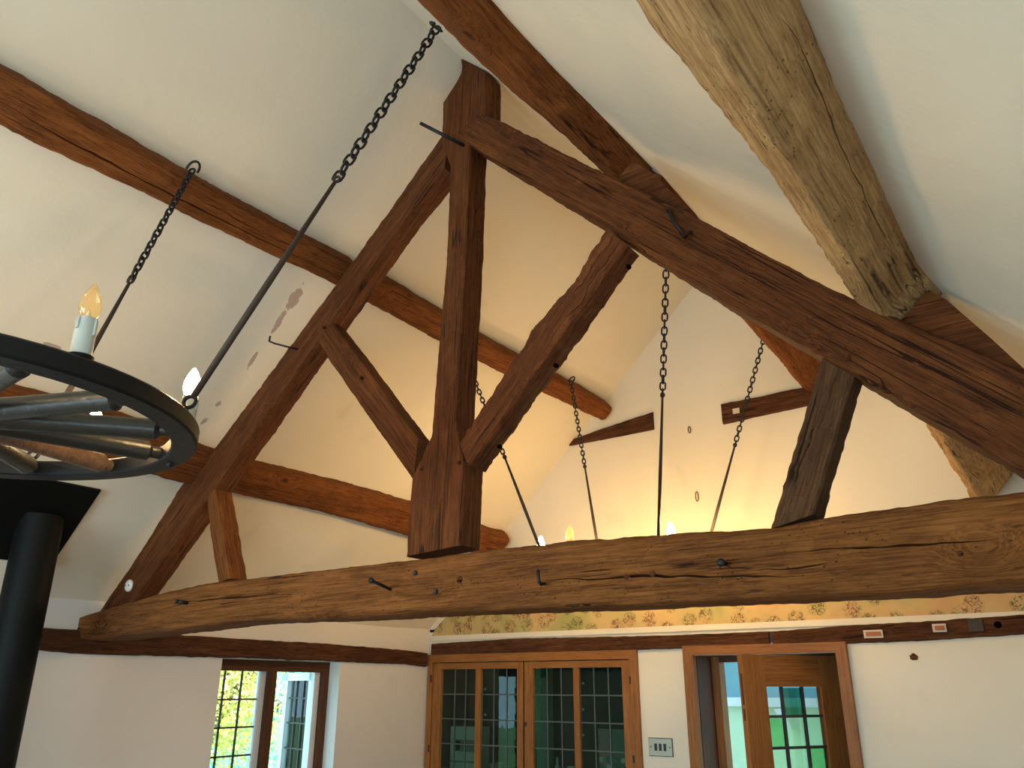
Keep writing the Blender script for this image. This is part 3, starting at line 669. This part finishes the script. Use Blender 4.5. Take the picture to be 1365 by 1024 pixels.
        b.tube([hook+hk*(R_*1.4*math.sin(t))+Vector((0, R_*math.cos(t), 0))+hk*.004 for t in np.linspace(-.2, math.pi, 9)]+[hook+Vector((0, -R_, -.0))-hk*.01], wire*1.15, 7); b.build('purlin_hook', 'iron', root, True)
    return root
def frac(p0, p1, px):
    best = min(range(1, 100), key=lambda i: (Vector(pix(p0.lerp(p1, i/100)))-Vector(px)).length); return best/100
C1, H1, R1 = (-2.07, .68), ZC+.56, .55
A1 = onZ(245, 541, H1+.075); A2 = onZ(44, 612, H1+.06)
def rim_snap(p, C, R):
    v = Vector((p.x-C[0], p.y-C[1])); v = v.normalized()*(R-.026); return Vector((C[0]+v.x, C[1]+v.y, p.z))
A1, A2 = rim_snap(A1, C1, R1), rim_snap(A2, C1, R1)
h1 = onY(583, 36, 1.60); h2 = onN(257, 226, NL, .135)
mir = lambda p, C: Vector((p.x, 2*C[1]-p.y, p.z))
hang = [(h1, frac(h1, A1, (452,243)), A1, UR), (h2, frac(h2, A2, (187,384)), A2, UL)]
hang += [(mir(h1, C1), hang[0][1], mir(A1, C1), UR), (mir(h2, C1), hang[1][1], mir(A2, C1), UL)]
RAD = math.radians
chandelier(C1, H1, R1, hang, [(RAD(4), False), (RAD(58), True), (RAD(117), True), (RAD(177), False), (RAD(238), True), (RAD(298), True)],
           'iron-rimmed wagon wheel chandelier with candle bulbs hung beside the stove flue', RAD(22), 13, .0042, 21)
C2, H2, R2 = (-2.05, 3.98), ZC+.56, .49
hk2 = [((889, 322), (868.7, 736), (880,527), UR), ((1018, 452), (939, 755), (987,598), UR), ((625, 487), (725, 745), (667,612), UL), ((761, 508), (803, 765), (780,624), UL)]
hg = []
for (t, bt, jn, uu) in hk2:
    top = onN(*t, NR, .15) if uu == UR else onN(*t, NL, .135); bot = rim_snap(onZ(*bt, H2+.075), C2, R2)
    hg.append((top, frac(top, bot, jn), bot, uu))
def ang_of(px, z, C): p = onZ(*px, z); return math.atan2(p.y-C[1], p.x-C[0])
cand2 = [(ang_of((715,716), H2+.21, C2), 2), (ang_of((768,704), H2+.21, C2), False), (ang_of((893,698), H2+.21, C2), 2)]
base = cand2[0][0]
chandelier(C2, H2, R2, hg, cand2+[(RAD(25), 2), (RAD(85), 2), (RAD(145), 2)],
           'wheel chandelier hung beyond the truss, its wheel hidden behind the tie beam', RAD(4), 13, .0040, 22)

# ------------------------------------------------------------------ leaded garden window
wx = XL-.10
win = bpy.data.objects.new('window_1', None); link(win, None, Matrix.Translation((wx, 3.5, 1.5))); tag(win, 'dark-framed leaded garden window with one casement open', 'window', kind='structure')
def wpt(x, y, X=None): return onX(x, y, wx if X is None else X)
fz0 = WZ0; ft = WZ1; hb = wpt(370, 895.5).z; ymA = wpt(361.5, 895).y; ymB = wpt(370, 895.5).y; yR0 = wpt(431, 897).y
def fbox(name, ya, yb, za, zb, mat='joinery_dark', x0=-.045, x1=.0, parent=None):
    b = MB(); b.box((wx+x0, ya, za), (wx+x1, yb, zb)); return b.build(name, mat, parent or win, world=Matrix.Translation((wx, (ya+yb)/2, (za+zb)/2)) @ (Matrix.Rotation(math.pi/2, 4, 'Y') if zb-za > yb-ya else Matrix.Rotation(math.pi/2, 4, 'Z')))
fbox('frame_head', WY0-.1, WY1, hb, ft); fbox('frame_jamb', yR0, WY1, fz0, hb); fbox('frame_jamb', WY0-.1, WY0-.04, fz0, hb); fbox('mullion', ymA, ymB, fz0, hb); fbox('frame_sill', WY0-.1, WY1, fz0, fz0+.06)
# fixed light: white inner stile, lead cames, one pane per opening
sx = wpt(353.5, 897).y
fbox('light_stile', sx, ymA, fz0+.06, hb, 'white_paint', -.075, -.045)
c1, c2, c3 = wpt(308.5, 897).y, wpt(331.5, 897).y, sx
cols = [c1-(c2-c1), c1, c2, c3]; rows = [hb]+[wpt(340, y).z for y in (932.5, 969.5, 1007)]; rows.append(2*rows[-1]-rows[-2]); rows.append(2*rows[-1]-rows[-2])
for y in cols[1:3]: fbox('lead_came', y-.005, y+.005, fz0+.06, hb, 'lead', -.066, -.056)
for z in rows[1:]: fbox('lead_came', cols[0], sx, z-.005, z+.005, 'lead', -.066, -.056)
for ya, yb in zip(cols, cols[1:]):
    for za, zb in zip(rows, rows[1:]):
        fbox('pane', ya+.005, yb-.005, zb+.005, za-.005, 'glass_clear', -.063, -.060)
# open casement swung outward on its far-side hinges
cw = yR0-ymB-.01; ang = min((RAD(k) for k in range(60, 125)), key=lambda a: abs(pix(Vector((wx-.05-cw*math.sin(a), yR0-.012-cw*math.cos(a), 1.85)))[0]-385))
hinge = Vector((wx-.05, yR0-.012, 0)); dcase = Vector((-math.sin(ang), -math.cos(ang), 0)); nc = Vector((math.cos(ang), -math.sin(ang), 0))
cas = bpy.data.objects.new('casement', None); link(cas, win, Matrix.Translation(hinge))
def cbox(name, a, b_, za, zb, mat, t=.03):
    b = MB(); q = [hinge+dcase*a, hinge+dcase*b_, hinge+dcase*b_+nc*t, hinge+dcase*a+nc*t]; b.prism([Vector((v.x, v.y, za)) for v in q], (0, 0, zb-za)); return b.build(name, mat, cas)
cbox('stile', 0, .045, fz0+.06, hb, 'white_paint'); cbox('stile', cw-.045, cw, fz0+.06, hb, 'white_paint'); cbox('rail', 0, cw, hb-.05, hb, 'white_paint'); cbox('rail', 0, cw, fz0+.06, fz0+.11, 'white_paint')
for k in (1, 2): a = .045+(cw-.09)*k/3; cbox('lead_came', a-.004, a+.004, fz0+.1, hb-.05, 'lead', .012)
for z in rows[1:]: cbox('lead_came', .045, cw-.045, z-.004, z+.004, 'lead', .012)
cbox('pane', .045, cw-.045, fz0+.1, hb-.05, 'glass_clear', .004)
for z in (hb-.16, hb-.55):
    b = MB(); b.box((wx-.062, yR0-.03, z-.04), (wx-.035, yR0, z)); b.build('hinge', 'iron', win)
b = MB(); b.box((wx-.06, yR0-.045, fz0+.06), (wx-.03, yR0, hb)); b.build('rebate', 'white_paint', win)
b = MB(); b.box((XL-WT-.03, WY0-.02, WZ0-.04), (XL+.015, WY1+.02, WZ0)); b.build('window_sill', 'joinery_dark', win)

# ------------------------------------------------------------------ leaded cabinet in the gable
cab = empty('leaded_cabinet', (-3.34, YG, .55), 'oak cabinet with a pair of leaded glass doors set in the gable wall', 'cabinet')
ZB = .95; CY = YG-.022
def gX(x, y=940, Y=CY): return onY(x, y, Y).x
ztop = onY(700, 870, CY).z; xo0, xo1 = gX(571, 874), gX(848, 867)
xo0 = max(xo0, XL+.004)
def gbox(name, xa, xb, za, zb, mat, ya, yb, parent):
    b = MB(); b.box((xa, ya, za), (xb, yb, zb)); R_ = Matrix.Rotation(math.pi/2, 4, 'Y') if zb-za > xb-xa else Matrix.Identity(4)
    return b.build(name, mat, parent, world=Matrix.Translation(((xa+xb)/2, (ya+yb)/2, (za+zb)/2)) @ R_)
ft_ = .055
gbox('frame_head', xo0, xo1, ztop-ft_, ztop, 'joinery', CY, YG+.06, cab); gbox('frame_jamb', xo0, xo0+ft_*.8, ZB-.3, ztop-ft_, 'joinery', CY, YG+.06, cab); gbox('frame_jamb', xo1-ft_, xo1, ZB-.3, ztop-ft_, 'joinery', CY, YG+.06, cab); gbox('frame_sill', xo0, xo1, ZB-.36, ZB-.3, 'joinery', CY-.02, YG+.06, cab)
gbox('carcass_back', FX0+.01, FX1-.01, .56, ztop+.0, 'green_paint', YG+.46, YG+.48, cab)
gbox('carcass_side', FX0+.005, FX0+.02, .56, ztop-.02, 'green_paint', YG+.06, YG+.46, cab); gbox('carcass_side', FX1-.02, FX1-.005, .56, ztop-.02, 'green_paint', YG+.06, YG+.46, cab)
gbox('carcass_top', FX0+.02, FX1-.02, ztop-.045, ztop-.03, 'green_paint', YG+.06, YG+.46, cab); gbox('carcass_base', FX0+.02, FX1-.02, .56, .59, 'green_paint', YG+.06, YG+.46, cab)
ZSH = onY(700, 1040, YG+.25).z
gbox('shelf', FX0+.02, FX1-.02, ZSH-.02, ZSH, 'green_paint', YG+.09, YG+.46, cab)
ztr = onY(700, 891, CY).z       # top of the glass
ux0, ux1 = gX(576), gX(843)
leafs = [(xo0+ft_*.8, gX(696.5), [gX(586), gX(632)], [gX(639), gX(688)], [(603,617.5), (655.5,672.5)]), (gX(697.5), xo1-ft_, [gX(709.5), gX(763.5)], [gX(771), gX(829.5)], [(727,746), (790,809.5)])]
rowz = [ztr]+[onY(700, y, CY).z for y in (926.5, 961.5, 997)]; stp = rowz[-2]-rowz[-1]; rowz += [rowz[-1]-stp*k for k in (1, 2, 3)]
for (xa, xb, g1, g2, cm) in leafs:
    lf = bpy.data.objects.new('door', None); link(lf, cab, Matrix.Translation((xa, CY, 1.2)))
    y0, y1 = CY+.010, CY+.045; xa += .004; xb -= .003
    gbox('stile', xa, g1[0], ZB-.3, ztop-ft_-.005, 'joinery', y0, y1, lf); gbox('stile', g2[1], xb, ZB-.3, ztop-ft_-.005, 'joinery', y0, y1, lf)
    gbox('muntin', g1[1], g2[0], ZB-.24, ztr, 'joinery', y0+.002, y1, lf)
    gbox('rail', g1[0], g2[1], ztr, ztop-ft_-.005, 'joinery', y0, y1, lf); gbox('rail', g1[0], g2[1], ZB-.3, ZB-.22, 'joinery', y0, y1, lf)
    for gg, cc in ((g1, cm[0]), (g2, cm[1])):
        xs = [gg[0], gX(cc[0]), gX(cc[1]), gg[1]]
        for x in xs[1:3]: gbox('lead_came', x-.004, x+.004, ZB-.22, ztr, 'lead_bright', y0+.014, y0+.024, lf)
        for z in rowz[1:]: gbox('lead_came', gg[0], gg[1], z-.004, z+.004, 'lead_bright', y0+.0145, y0+.0235, lf)
        for p_, q_ in zip(xs, xs[1:]):
            for za, zb in zip(rowz, rowz[1:]): gbox('pane', p_+.004, q_-.004, zb+.004, za-.004, 'glass_cabinet', y0+.0175, y0+.0205, lf)
gbox('keyhole', gX(699), gX(701), onY(700,968,CY).z, onY(700,963,CY).z, 'black_plastic', CY+.002, CY+.006, cab)
for x, ys in ((573.5, (905, 998)), (841.5, (907, 1012))):
    for y in ys: gbox('hinge', gX(x)-.005, gX(x)+.005, onY(x, y+5, CY).z, onY(x, y-5, CY).z, 'iron', CY-.003, CY+.01, cab)
# white shelf-peg dots inside
for x, ys in ((646, (919, 953, 987, 1019)), (776.5, (911, 946, 980)), (676, (952,))):
    for y in ys:
        p = onY(x, y, YG+.44); b = MB(); b.lathe(p+Vector((0, .018, 0)), [(.004, 0), (.005, .006), (.009, .009), (.009, .013), (.004, .016)], 10, (0, -1, 0)); b.build('knob', 'white_ceramic', cab, True)
# things on the cabinet shelf
def shelf_x(x, Y): return onY(x, 1000, Y).x
r = empty('white_radio', (shelf_x(621, YG+.2), YG+.2, ZSH), 'white boxy radio with a dark dial on the cabinet shelf', 'radio')
xa, xb = shelf_x(600, YG+.15), shelf_x(639, YG+.15); za, zb = ZSH, onY(620, 969, YG+.15).z
gbox('case', xa, xb, za, zb, 'appliance_white', YG+.15, YG+.27, r); gbox('dial_panel', xa+.05, xb-.03, za+.5*(zb-za), za+.74*(zb-za), 'board_grey', YG+.146, YG+.15, r); gbox('display', xa+.055, xa+.095, za+.52*(zb-za), za+.72*(zb-za), 'black_plastic', YG+.143, YG+.147, r); gbox('grille_band', xa+.008, xb-.008, za+.28*(zb-za), za+.32*(zb-za), 'board_grey', YG+.147, YG+.15, r)
r = empty('display_board', (shelf_x(815, YG+.2), YG+.2, ZSH), 'pinkish framed board with rows of round badges in the cabinet', 'board')
xa, xb = shelf_x(798, YG+.3), shelf_x(834, YG+.3); zb = onY(815, 972, YG+.3).z
gbox('card', xa, (xa+xb)/2-.02, ZSH, zb, 'pink_card', YG+.30, YG+.312, r); gbox('board', (xa+xb)/2-.02, xb, ZSH, zb, 'board_grey', YG+.30, YG+.312, r)
for i in range(4):
    for j in range(4):
        p = Vector((xa+.02+(xb-xa-.04)*i/3, YG+.30, ZSH+.02+.045*j)); b = MB(); b.lathe(p, [(.017, 0), (.017, .004), (.009, .006)], 14, (0, -1, 0)); b.build('badge', 'white_ceramic' if (i+j) % 3 == 0 else 'board_grey', r, True)
for (x, hh, rr, nm, lab, mt) in ((743, .16, .022, 'pewter_bottle', 'slim pewter bottle on the cabinet shelf', 'brushed_brass'), (761, .11, .028, 'glass_tumbler', 'pale tumbler beside the pewter bottle in the cabinet', 'appliance_white'), (662, .10, .05, 'grey_bowl', 'grey bowl on the cabinet shelf near the radio', 'board_grey')):
    p = Vector((shelf_x(x, YG+.2), YG+.2, ZSH)); b = MB()
    pr_ = {'pewter_bottle': [(rr*.9, 0), (rr, .01), (rr, hh*.6), (rr*.5, hh*.75), (rr*.45, hh*.95), (rr*.6, hh), (rr*.3, hh)], 'glass_tumbler': [(rr*.75, 0), (rr, hh), (rr*.9, hh), (rr*.7, .01), (.002, .01)], 'grey_bowl': [(rr*.5, 0), (rr*.6, .01), (rr, hh*.7), (rr*1.05, hh), (rr*.95, hh), (rr*.5, .02), (.002, .02)]}[nm]
    b.lathe(p, pr_, 20); tag(smooth_angle(b.build(nm, mt, None, True)), lab, nm.split('_')[1])

# ------------------------------------------------------------------ doorway with half-open leaded door
dr = bpy.data.objects.new('door_1', None); link(dr, None, Matrix.Translation(((DX0+DX1)/2, YG, 0))); tag(dr, 'oak doorway with a half-open door of pale green leaded panes', 'door', kind='structure')
DY = YG-.036
dzo = onY(1017, 858.5, DY).z; dzi = onY(1017, 871.5, DY).z; dxo0, dxo1 = onY(909, 862, DY).x, onY(1126.5, 857, DY).x; dxi0, dxi1 = onY(923, 873, DY).x, onY(1113.5, 870, DY).x
def mitre(name, poly, rotY):
    b = MB(); b.prism([Vector((x, DY, z)) for x, z in poly], (0, .066, 0)); c = Vector((poly[0][0], DY, poly[0][1])); return b.build(name, 'joinery', dr, world=Matrix.Translation(c) @ (Matrix.Rotation(math.pi/2, 4, 'Y') if rotY else Matrix.Identity(4)))
mitre('architrave', [(dxo0, 0), (dxi0, 0), (dxi0, dzi), (dxo0, dzo)], True); mitre('architrave', [(dxo1, 0), (dxo1, dzo), (dxi1, dzi), (dxi1, 0)], True); mitre('architrave', [(dxo0, dzo), (dxi0, dzi), (dxi1, dzi), (dxo1, dzo)], False)
# linings of the deep reveal and the far frame the door hangs on
YFAR = YG+.30
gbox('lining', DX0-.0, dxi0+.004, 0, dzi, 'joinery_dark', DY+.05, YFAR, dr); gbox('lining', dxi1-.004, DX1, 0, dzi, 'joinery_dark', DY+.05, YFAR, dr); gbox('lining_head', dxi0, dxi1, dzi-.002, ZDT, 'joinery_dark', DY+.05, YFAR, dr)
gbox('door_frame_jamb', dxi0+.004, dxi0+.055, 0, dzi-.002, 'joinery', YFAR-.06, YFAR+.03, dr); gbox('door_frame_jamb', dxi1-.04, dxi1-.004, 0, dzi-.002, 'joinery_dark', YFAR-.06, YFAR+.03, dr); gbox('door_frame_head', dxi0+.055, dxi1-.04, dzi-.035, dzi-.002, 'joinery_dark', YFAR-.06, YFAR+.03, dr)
# the leaf: hinge at the far frame's right jamb, free edge found from the photograph's corner pixel
HX, HY = dxi1-.045, YFAR-.065
LW = .70
best = None
for k in range(5, 60):
    a = RAD(k); fe = Vector((HX-LW*math.cos(a), HY-LW*math.sin(a), 1.9)); d_ = abs(pix(fe)[0]-990)
    if best is None or d_ < best[0]: best = (d_, a)
da = best[1]
ld = Vector((-math.cos(da), -math.sin(da), 0)); ln = Vector((math.sin(da), -math.cos(da), 0)); hz = Vector((HX, HY, 0))
LZ = dzi-.012
leaf = bpy.data.objects.new('door_leaf', None); link(leaf, dr, Matrix.Translation(hz))
LR = Matrix((ld, ln, Vector((0, 0, 1)))).transposed().to_4x4()
def lbox(name, a, b_, za, zb, mat, t0=0.0, t1=.042, vert=None):
    b = MB(); q = [hz+ld*a-ln*t0, hz+ld*b_-ln*t0, hz+ld*b_-ln*t1, hz+ld*a-ln*t1]; b.prism([Vector((v.x, v.y, za)) for v in q], (0, 0, zb-za))
    W = LR.copy(); vert = (zb-za > abs(b_-a)) if vert is None else vert
    if vert: W = W @ Matrix.Rotation(math.pi/2, 4, 'Y')
    W.translation = hz+ld*((a+b_)/2)+Vector((0, 0, (za+zb)/2)); return b.build(name, mat, leaf, world=W)
def leaf_hit(x, y):
    d = ray(x, y); t = (hz-CAM).dot(ln)/d.dot(ln); return CAM+d*t
def leaf_s(x, y): return (leaf_hit(x, y)-hz).dot(ld)
gs = [leaf_s(1023, 930), leaf_s(1045.5, 930), leaf_s(1073, 930), leaf_s(1096.5, 930)]; gz = [leaf_hit(1035, y).z for y in (915.5, 955.5, 998)]; gz += [2*gz[-1]-gz[-2]]; gz += [2*gz[-1]-gz[-2]]
lbox('stile', gs[0], LW, .0+.01, LZ, 'joinery'); lbox('stile', 0, gs[3], .01, LZ, 'joinery'); lbox('top_rail', gs[3], gs[0], gz[0], LZ, 'joinery', vert=False); lbox('lower_panel', gs[3], gs[0], .01, gz[-1], 'joinery', vert=False)
pm = {(0,0):'glass_clear',(1,0):'glass_teal',(2,0):'glass_clear',(0,1):'glass_green',(1,1):'glass_pale',(2,1):'glass_pale',(0,2):'glass_pale',(1,2):'glass_pale',(2,2):'glass_green'}
for i, (a, b_) in enumerate(zip(gs, gs[1:])):
    for j, (za, zb) in enumerate(zip(gz, gz[1:])):
        o = lbox('pane', a-(.006 if i else -.004), b_+(.006 if i < 2 else -.004), zb+.006, za-.006, pm.get((i, j), 'glass_pale'), .018, .022)
for s_ in gs[1:3]: lbox('lead_came', s_+.007, s_-.007, gz[-1], gz[0], 'lead', .012, .028)
for z in gz[1:-1]: lbox('lead_came', gs[0], gs[3], z-.007, z+.007, 'lead', .012, .028, vert=False)
for za, zb in ((LZ-.26, LZ-.10), (LZ-.34, LZ-.28)): 
    b = MB(); q0 = hz+ld*(LW+.0015)-ln*.014; b.prism([Vector((v.x, v.y, za)) for v in (q0, q0-ln*.014, q0-ln*.014-ld*.01, q0-ld*.01)], (0, 0, zb-za)); b.build('latch_plate', 'joinery_dark', leaf)

# the room beyond the doorway
R0, R1_, RY = -3.4, .8, 8.2
o = wall('wall_beyond_far', 'Y', RY, RY+.1, R0, R1_, 0, 2.75, [], 'green_wall'); tag(o, 'pale green wall of the room beyond the doorway', 'wall')
rz = onY(978, 937, RY).z
b = MB(); b.box((R0, RY-.02, rz+.05), (R1_, RY, 2.75)); tag(b.build('wall_beyond_upper', 'blue_wall'), 'blue-grey upper wall of the room beyond', 'wall', kind='structure')
b = MB(); b.box((R0, RY-.10, rz-.03), (R1_, RY, rz+.05)); tag(b.build('trim_2', 'white_paint'), 'white rail along the wall beyond the doorway', 'trim', kind='structure')
o = wall('wall_beyond_left', 'X', R0-.1, R0, YG+.30, RY, 0, 2.75, [(YG+.9, RY-.2, .5, 2.6)], 'green_wall'); tag(o, 'side wall of the room beyond the doorway', 'wall')  # its opening is added to brighten the room beyond
o = wall('wall_beyond_right', 'X', R1_, R1_+.1, YG+.30, RY, 0, 2.75, [(YG+.45, RY-.2, .3, 2.65)], 'green_wall'); tag(o, 'side wall of the room beyond the doorway with an added daylight opening', 'wall')  # unseen opening added to let sky light into this room
b = MB(); b.box((R0-.1, YG+.30, 2.75), (R1_+.1, RY+.1, 2.85)); tag(b.build('ceiling_beyond', 'white_paint'), 'ceiling of the room beyond the doorway', 'ceiling', kind='structure')
b = MB(); b.box((R0-.1, YG+.30, -.1), (R1_+.1, RY+.1, 0)); tag(b.build('floor_beyond', 'floor_boards'), 'floor of the room beyond the doorway', 'floor', kind='structure')
p = onY(1036, 948, RY-.12); b = MB(); b.prism([p+Vector((-.03, 0, .02)), p+Vector((.03, 0, .02)), p+Vector((.09, 0, -.16)), p+Vector((.05, 0, -.16))], (0, .10, 0)); tag(b.build('shelf_bracket', 'white_paint'), 'white slanted bracket under the rail beyond the doorway', 'bracket')

# ------------------------------------------------------------------ light switch
sw = empty('light_switch', onY(880, 996, YG), 'metal three-gang light switch plate between the cabinet and the doorway', 'light switch')
p0 = onY(866, 1007, YG-.008); p1 = onY(895, 985.5, YG-.008)
gbox('back_plate', p0.x-.004, p1.x+.004, p0.z-.004, p1.z+.004, 'black_plastic', YG-.004, YG+.002, sw); gbox('face_plate', p0.x, p1.x, p0.z, p1.z, 'brushed_brass', YG-.009, YG-.003, sw)
for t in (.30, .50, .70):
    x = p0.x+(p1.x-p0.x)*t; zc = (p0.z+p1.z)/2; gbox('rocker', x-.008, x+.008, zc-.020, zc+.020, 'black_plastic', YG-.014, YG-.009, sw)
for t in (.08, .92):
    b = MB(); b.lathe(Vector((p0.x+(p1.x-p0.x)*t, YG-.009, (p0.z+p1.z)/2)), [(.004, 0), (.004, .002), (.002, .003)], 10, (0, -1, 0)); b.build('screw', 'black_plastic', sw)

# ------------------------------------------------------------------ garden outside
b = MB(); b.box((-60, -30, -.35), (XL-WT-.02, 50, -.25)); tag(b.build('ground', 'grass'), 'green lawn outside the window', 'lawn', kind='structure')
def leaves(name, centers, count, size, mat, parent):
    V = np.zeros((count*4, 3)); k = rng.integers(0, len(centers), count)
    C = np.array([c[:3] for c in centers])[k]; Rr = np.array([c[3] for c in centers])[k]
    d = rng.normal(size=(count, 3)); d /= np.linalg.norm(d, axis=1)[:, None]
    P = C+d*Rr[:, None]*(rng.random(count)**.4)[:, None]
    a = rng.normal(size=(count, 3)); a /= np.linalg.norm(a, axis=1)[:, None]; b2 = np.cross(a, d); b2 /= np.linalg.norm(b2, axis=1)[:, None]+1e-9
    s = size*(.6+.8*rng.random(count))[:, None]
    V[0::4] = P-a*s; V[1::4] = P+b2*s*.6; V[2::4] = P+a*s; V[3::4] = P-b2*s*.6
    me = bpy.data.meshes.new(name); me.from_pydata(V.tolist(), [], [(i*4, i*4+1, i*4+2, i*4+3) for i in range(count)]); me.materials.append(M[mat])
    o = bpy.data.objects.new(name, me); link(o, parent); o['kind'] = 'stuff'; return o
def garden_tree(base, blobs, count, size, mat, label, name='garden_tree', trunk=True):
    t = empty(name, base, label, 'tree' if trunk else 'hedge')
    if trunk:
        b = MB(); base = Vector(base); top = Vector(blobs[0][:3]); b.tube([base, base.lerp(top, .5)+Vector((.1, .1, 0)), top], [.16, .12, .06], 8)
        for q in blobs[1:]: b.tube([base.lerp(top, .55), Vector(q[:3])], [.07, .03], 6)
        b.build('trunk', 'bark', t)
    leaves('foliage', blobs, count, size, mat, t); return t
def gp_(x, y, X): return onX(x, y, X)
q = gp_(325, 930, -8.2)
garden_tree((q.x-.4, q.y-.9, -.25), [(q.x-.2, q.y, q.z+.9, .9), (q.x, q.y-.5, q.z+.1, .75), (q.x-.3, q.y+.1, q.z-.2, .65), (q.x, q.y+.7, q.z+.8, .55), (q.x, q.y-1.2, q.z+.6, .9)], 15000, .026, 'leaf_yellow', 'yellow-leaved tree outside the garden window')
q = gp_(385, 930, -11.5)
garden_tree((q.x-2, q.y+2, -.25), [(q.x-2, q.y+1.5, 2.6, 1.5), (q.x-1, q.y-.5, 2.2, 1.3), (q.x-1.5, q.y+3.2, 2.4, 1.6), (q.x-2, q.y-2.5, 2.2, 1.5)], 14000, .045, 'leaf_green', 'green tree farther back outside the garden window')
hd = [(q.x+1, q.y-4+.8*i, .25+.25*(i % 2), .75) for i in range(12)]
garden_tree((q.x+1, q.y, -.25), hd, 14000, .035, 'leaf_green', 'low green hedge outside the garden window', 'hedge', False)
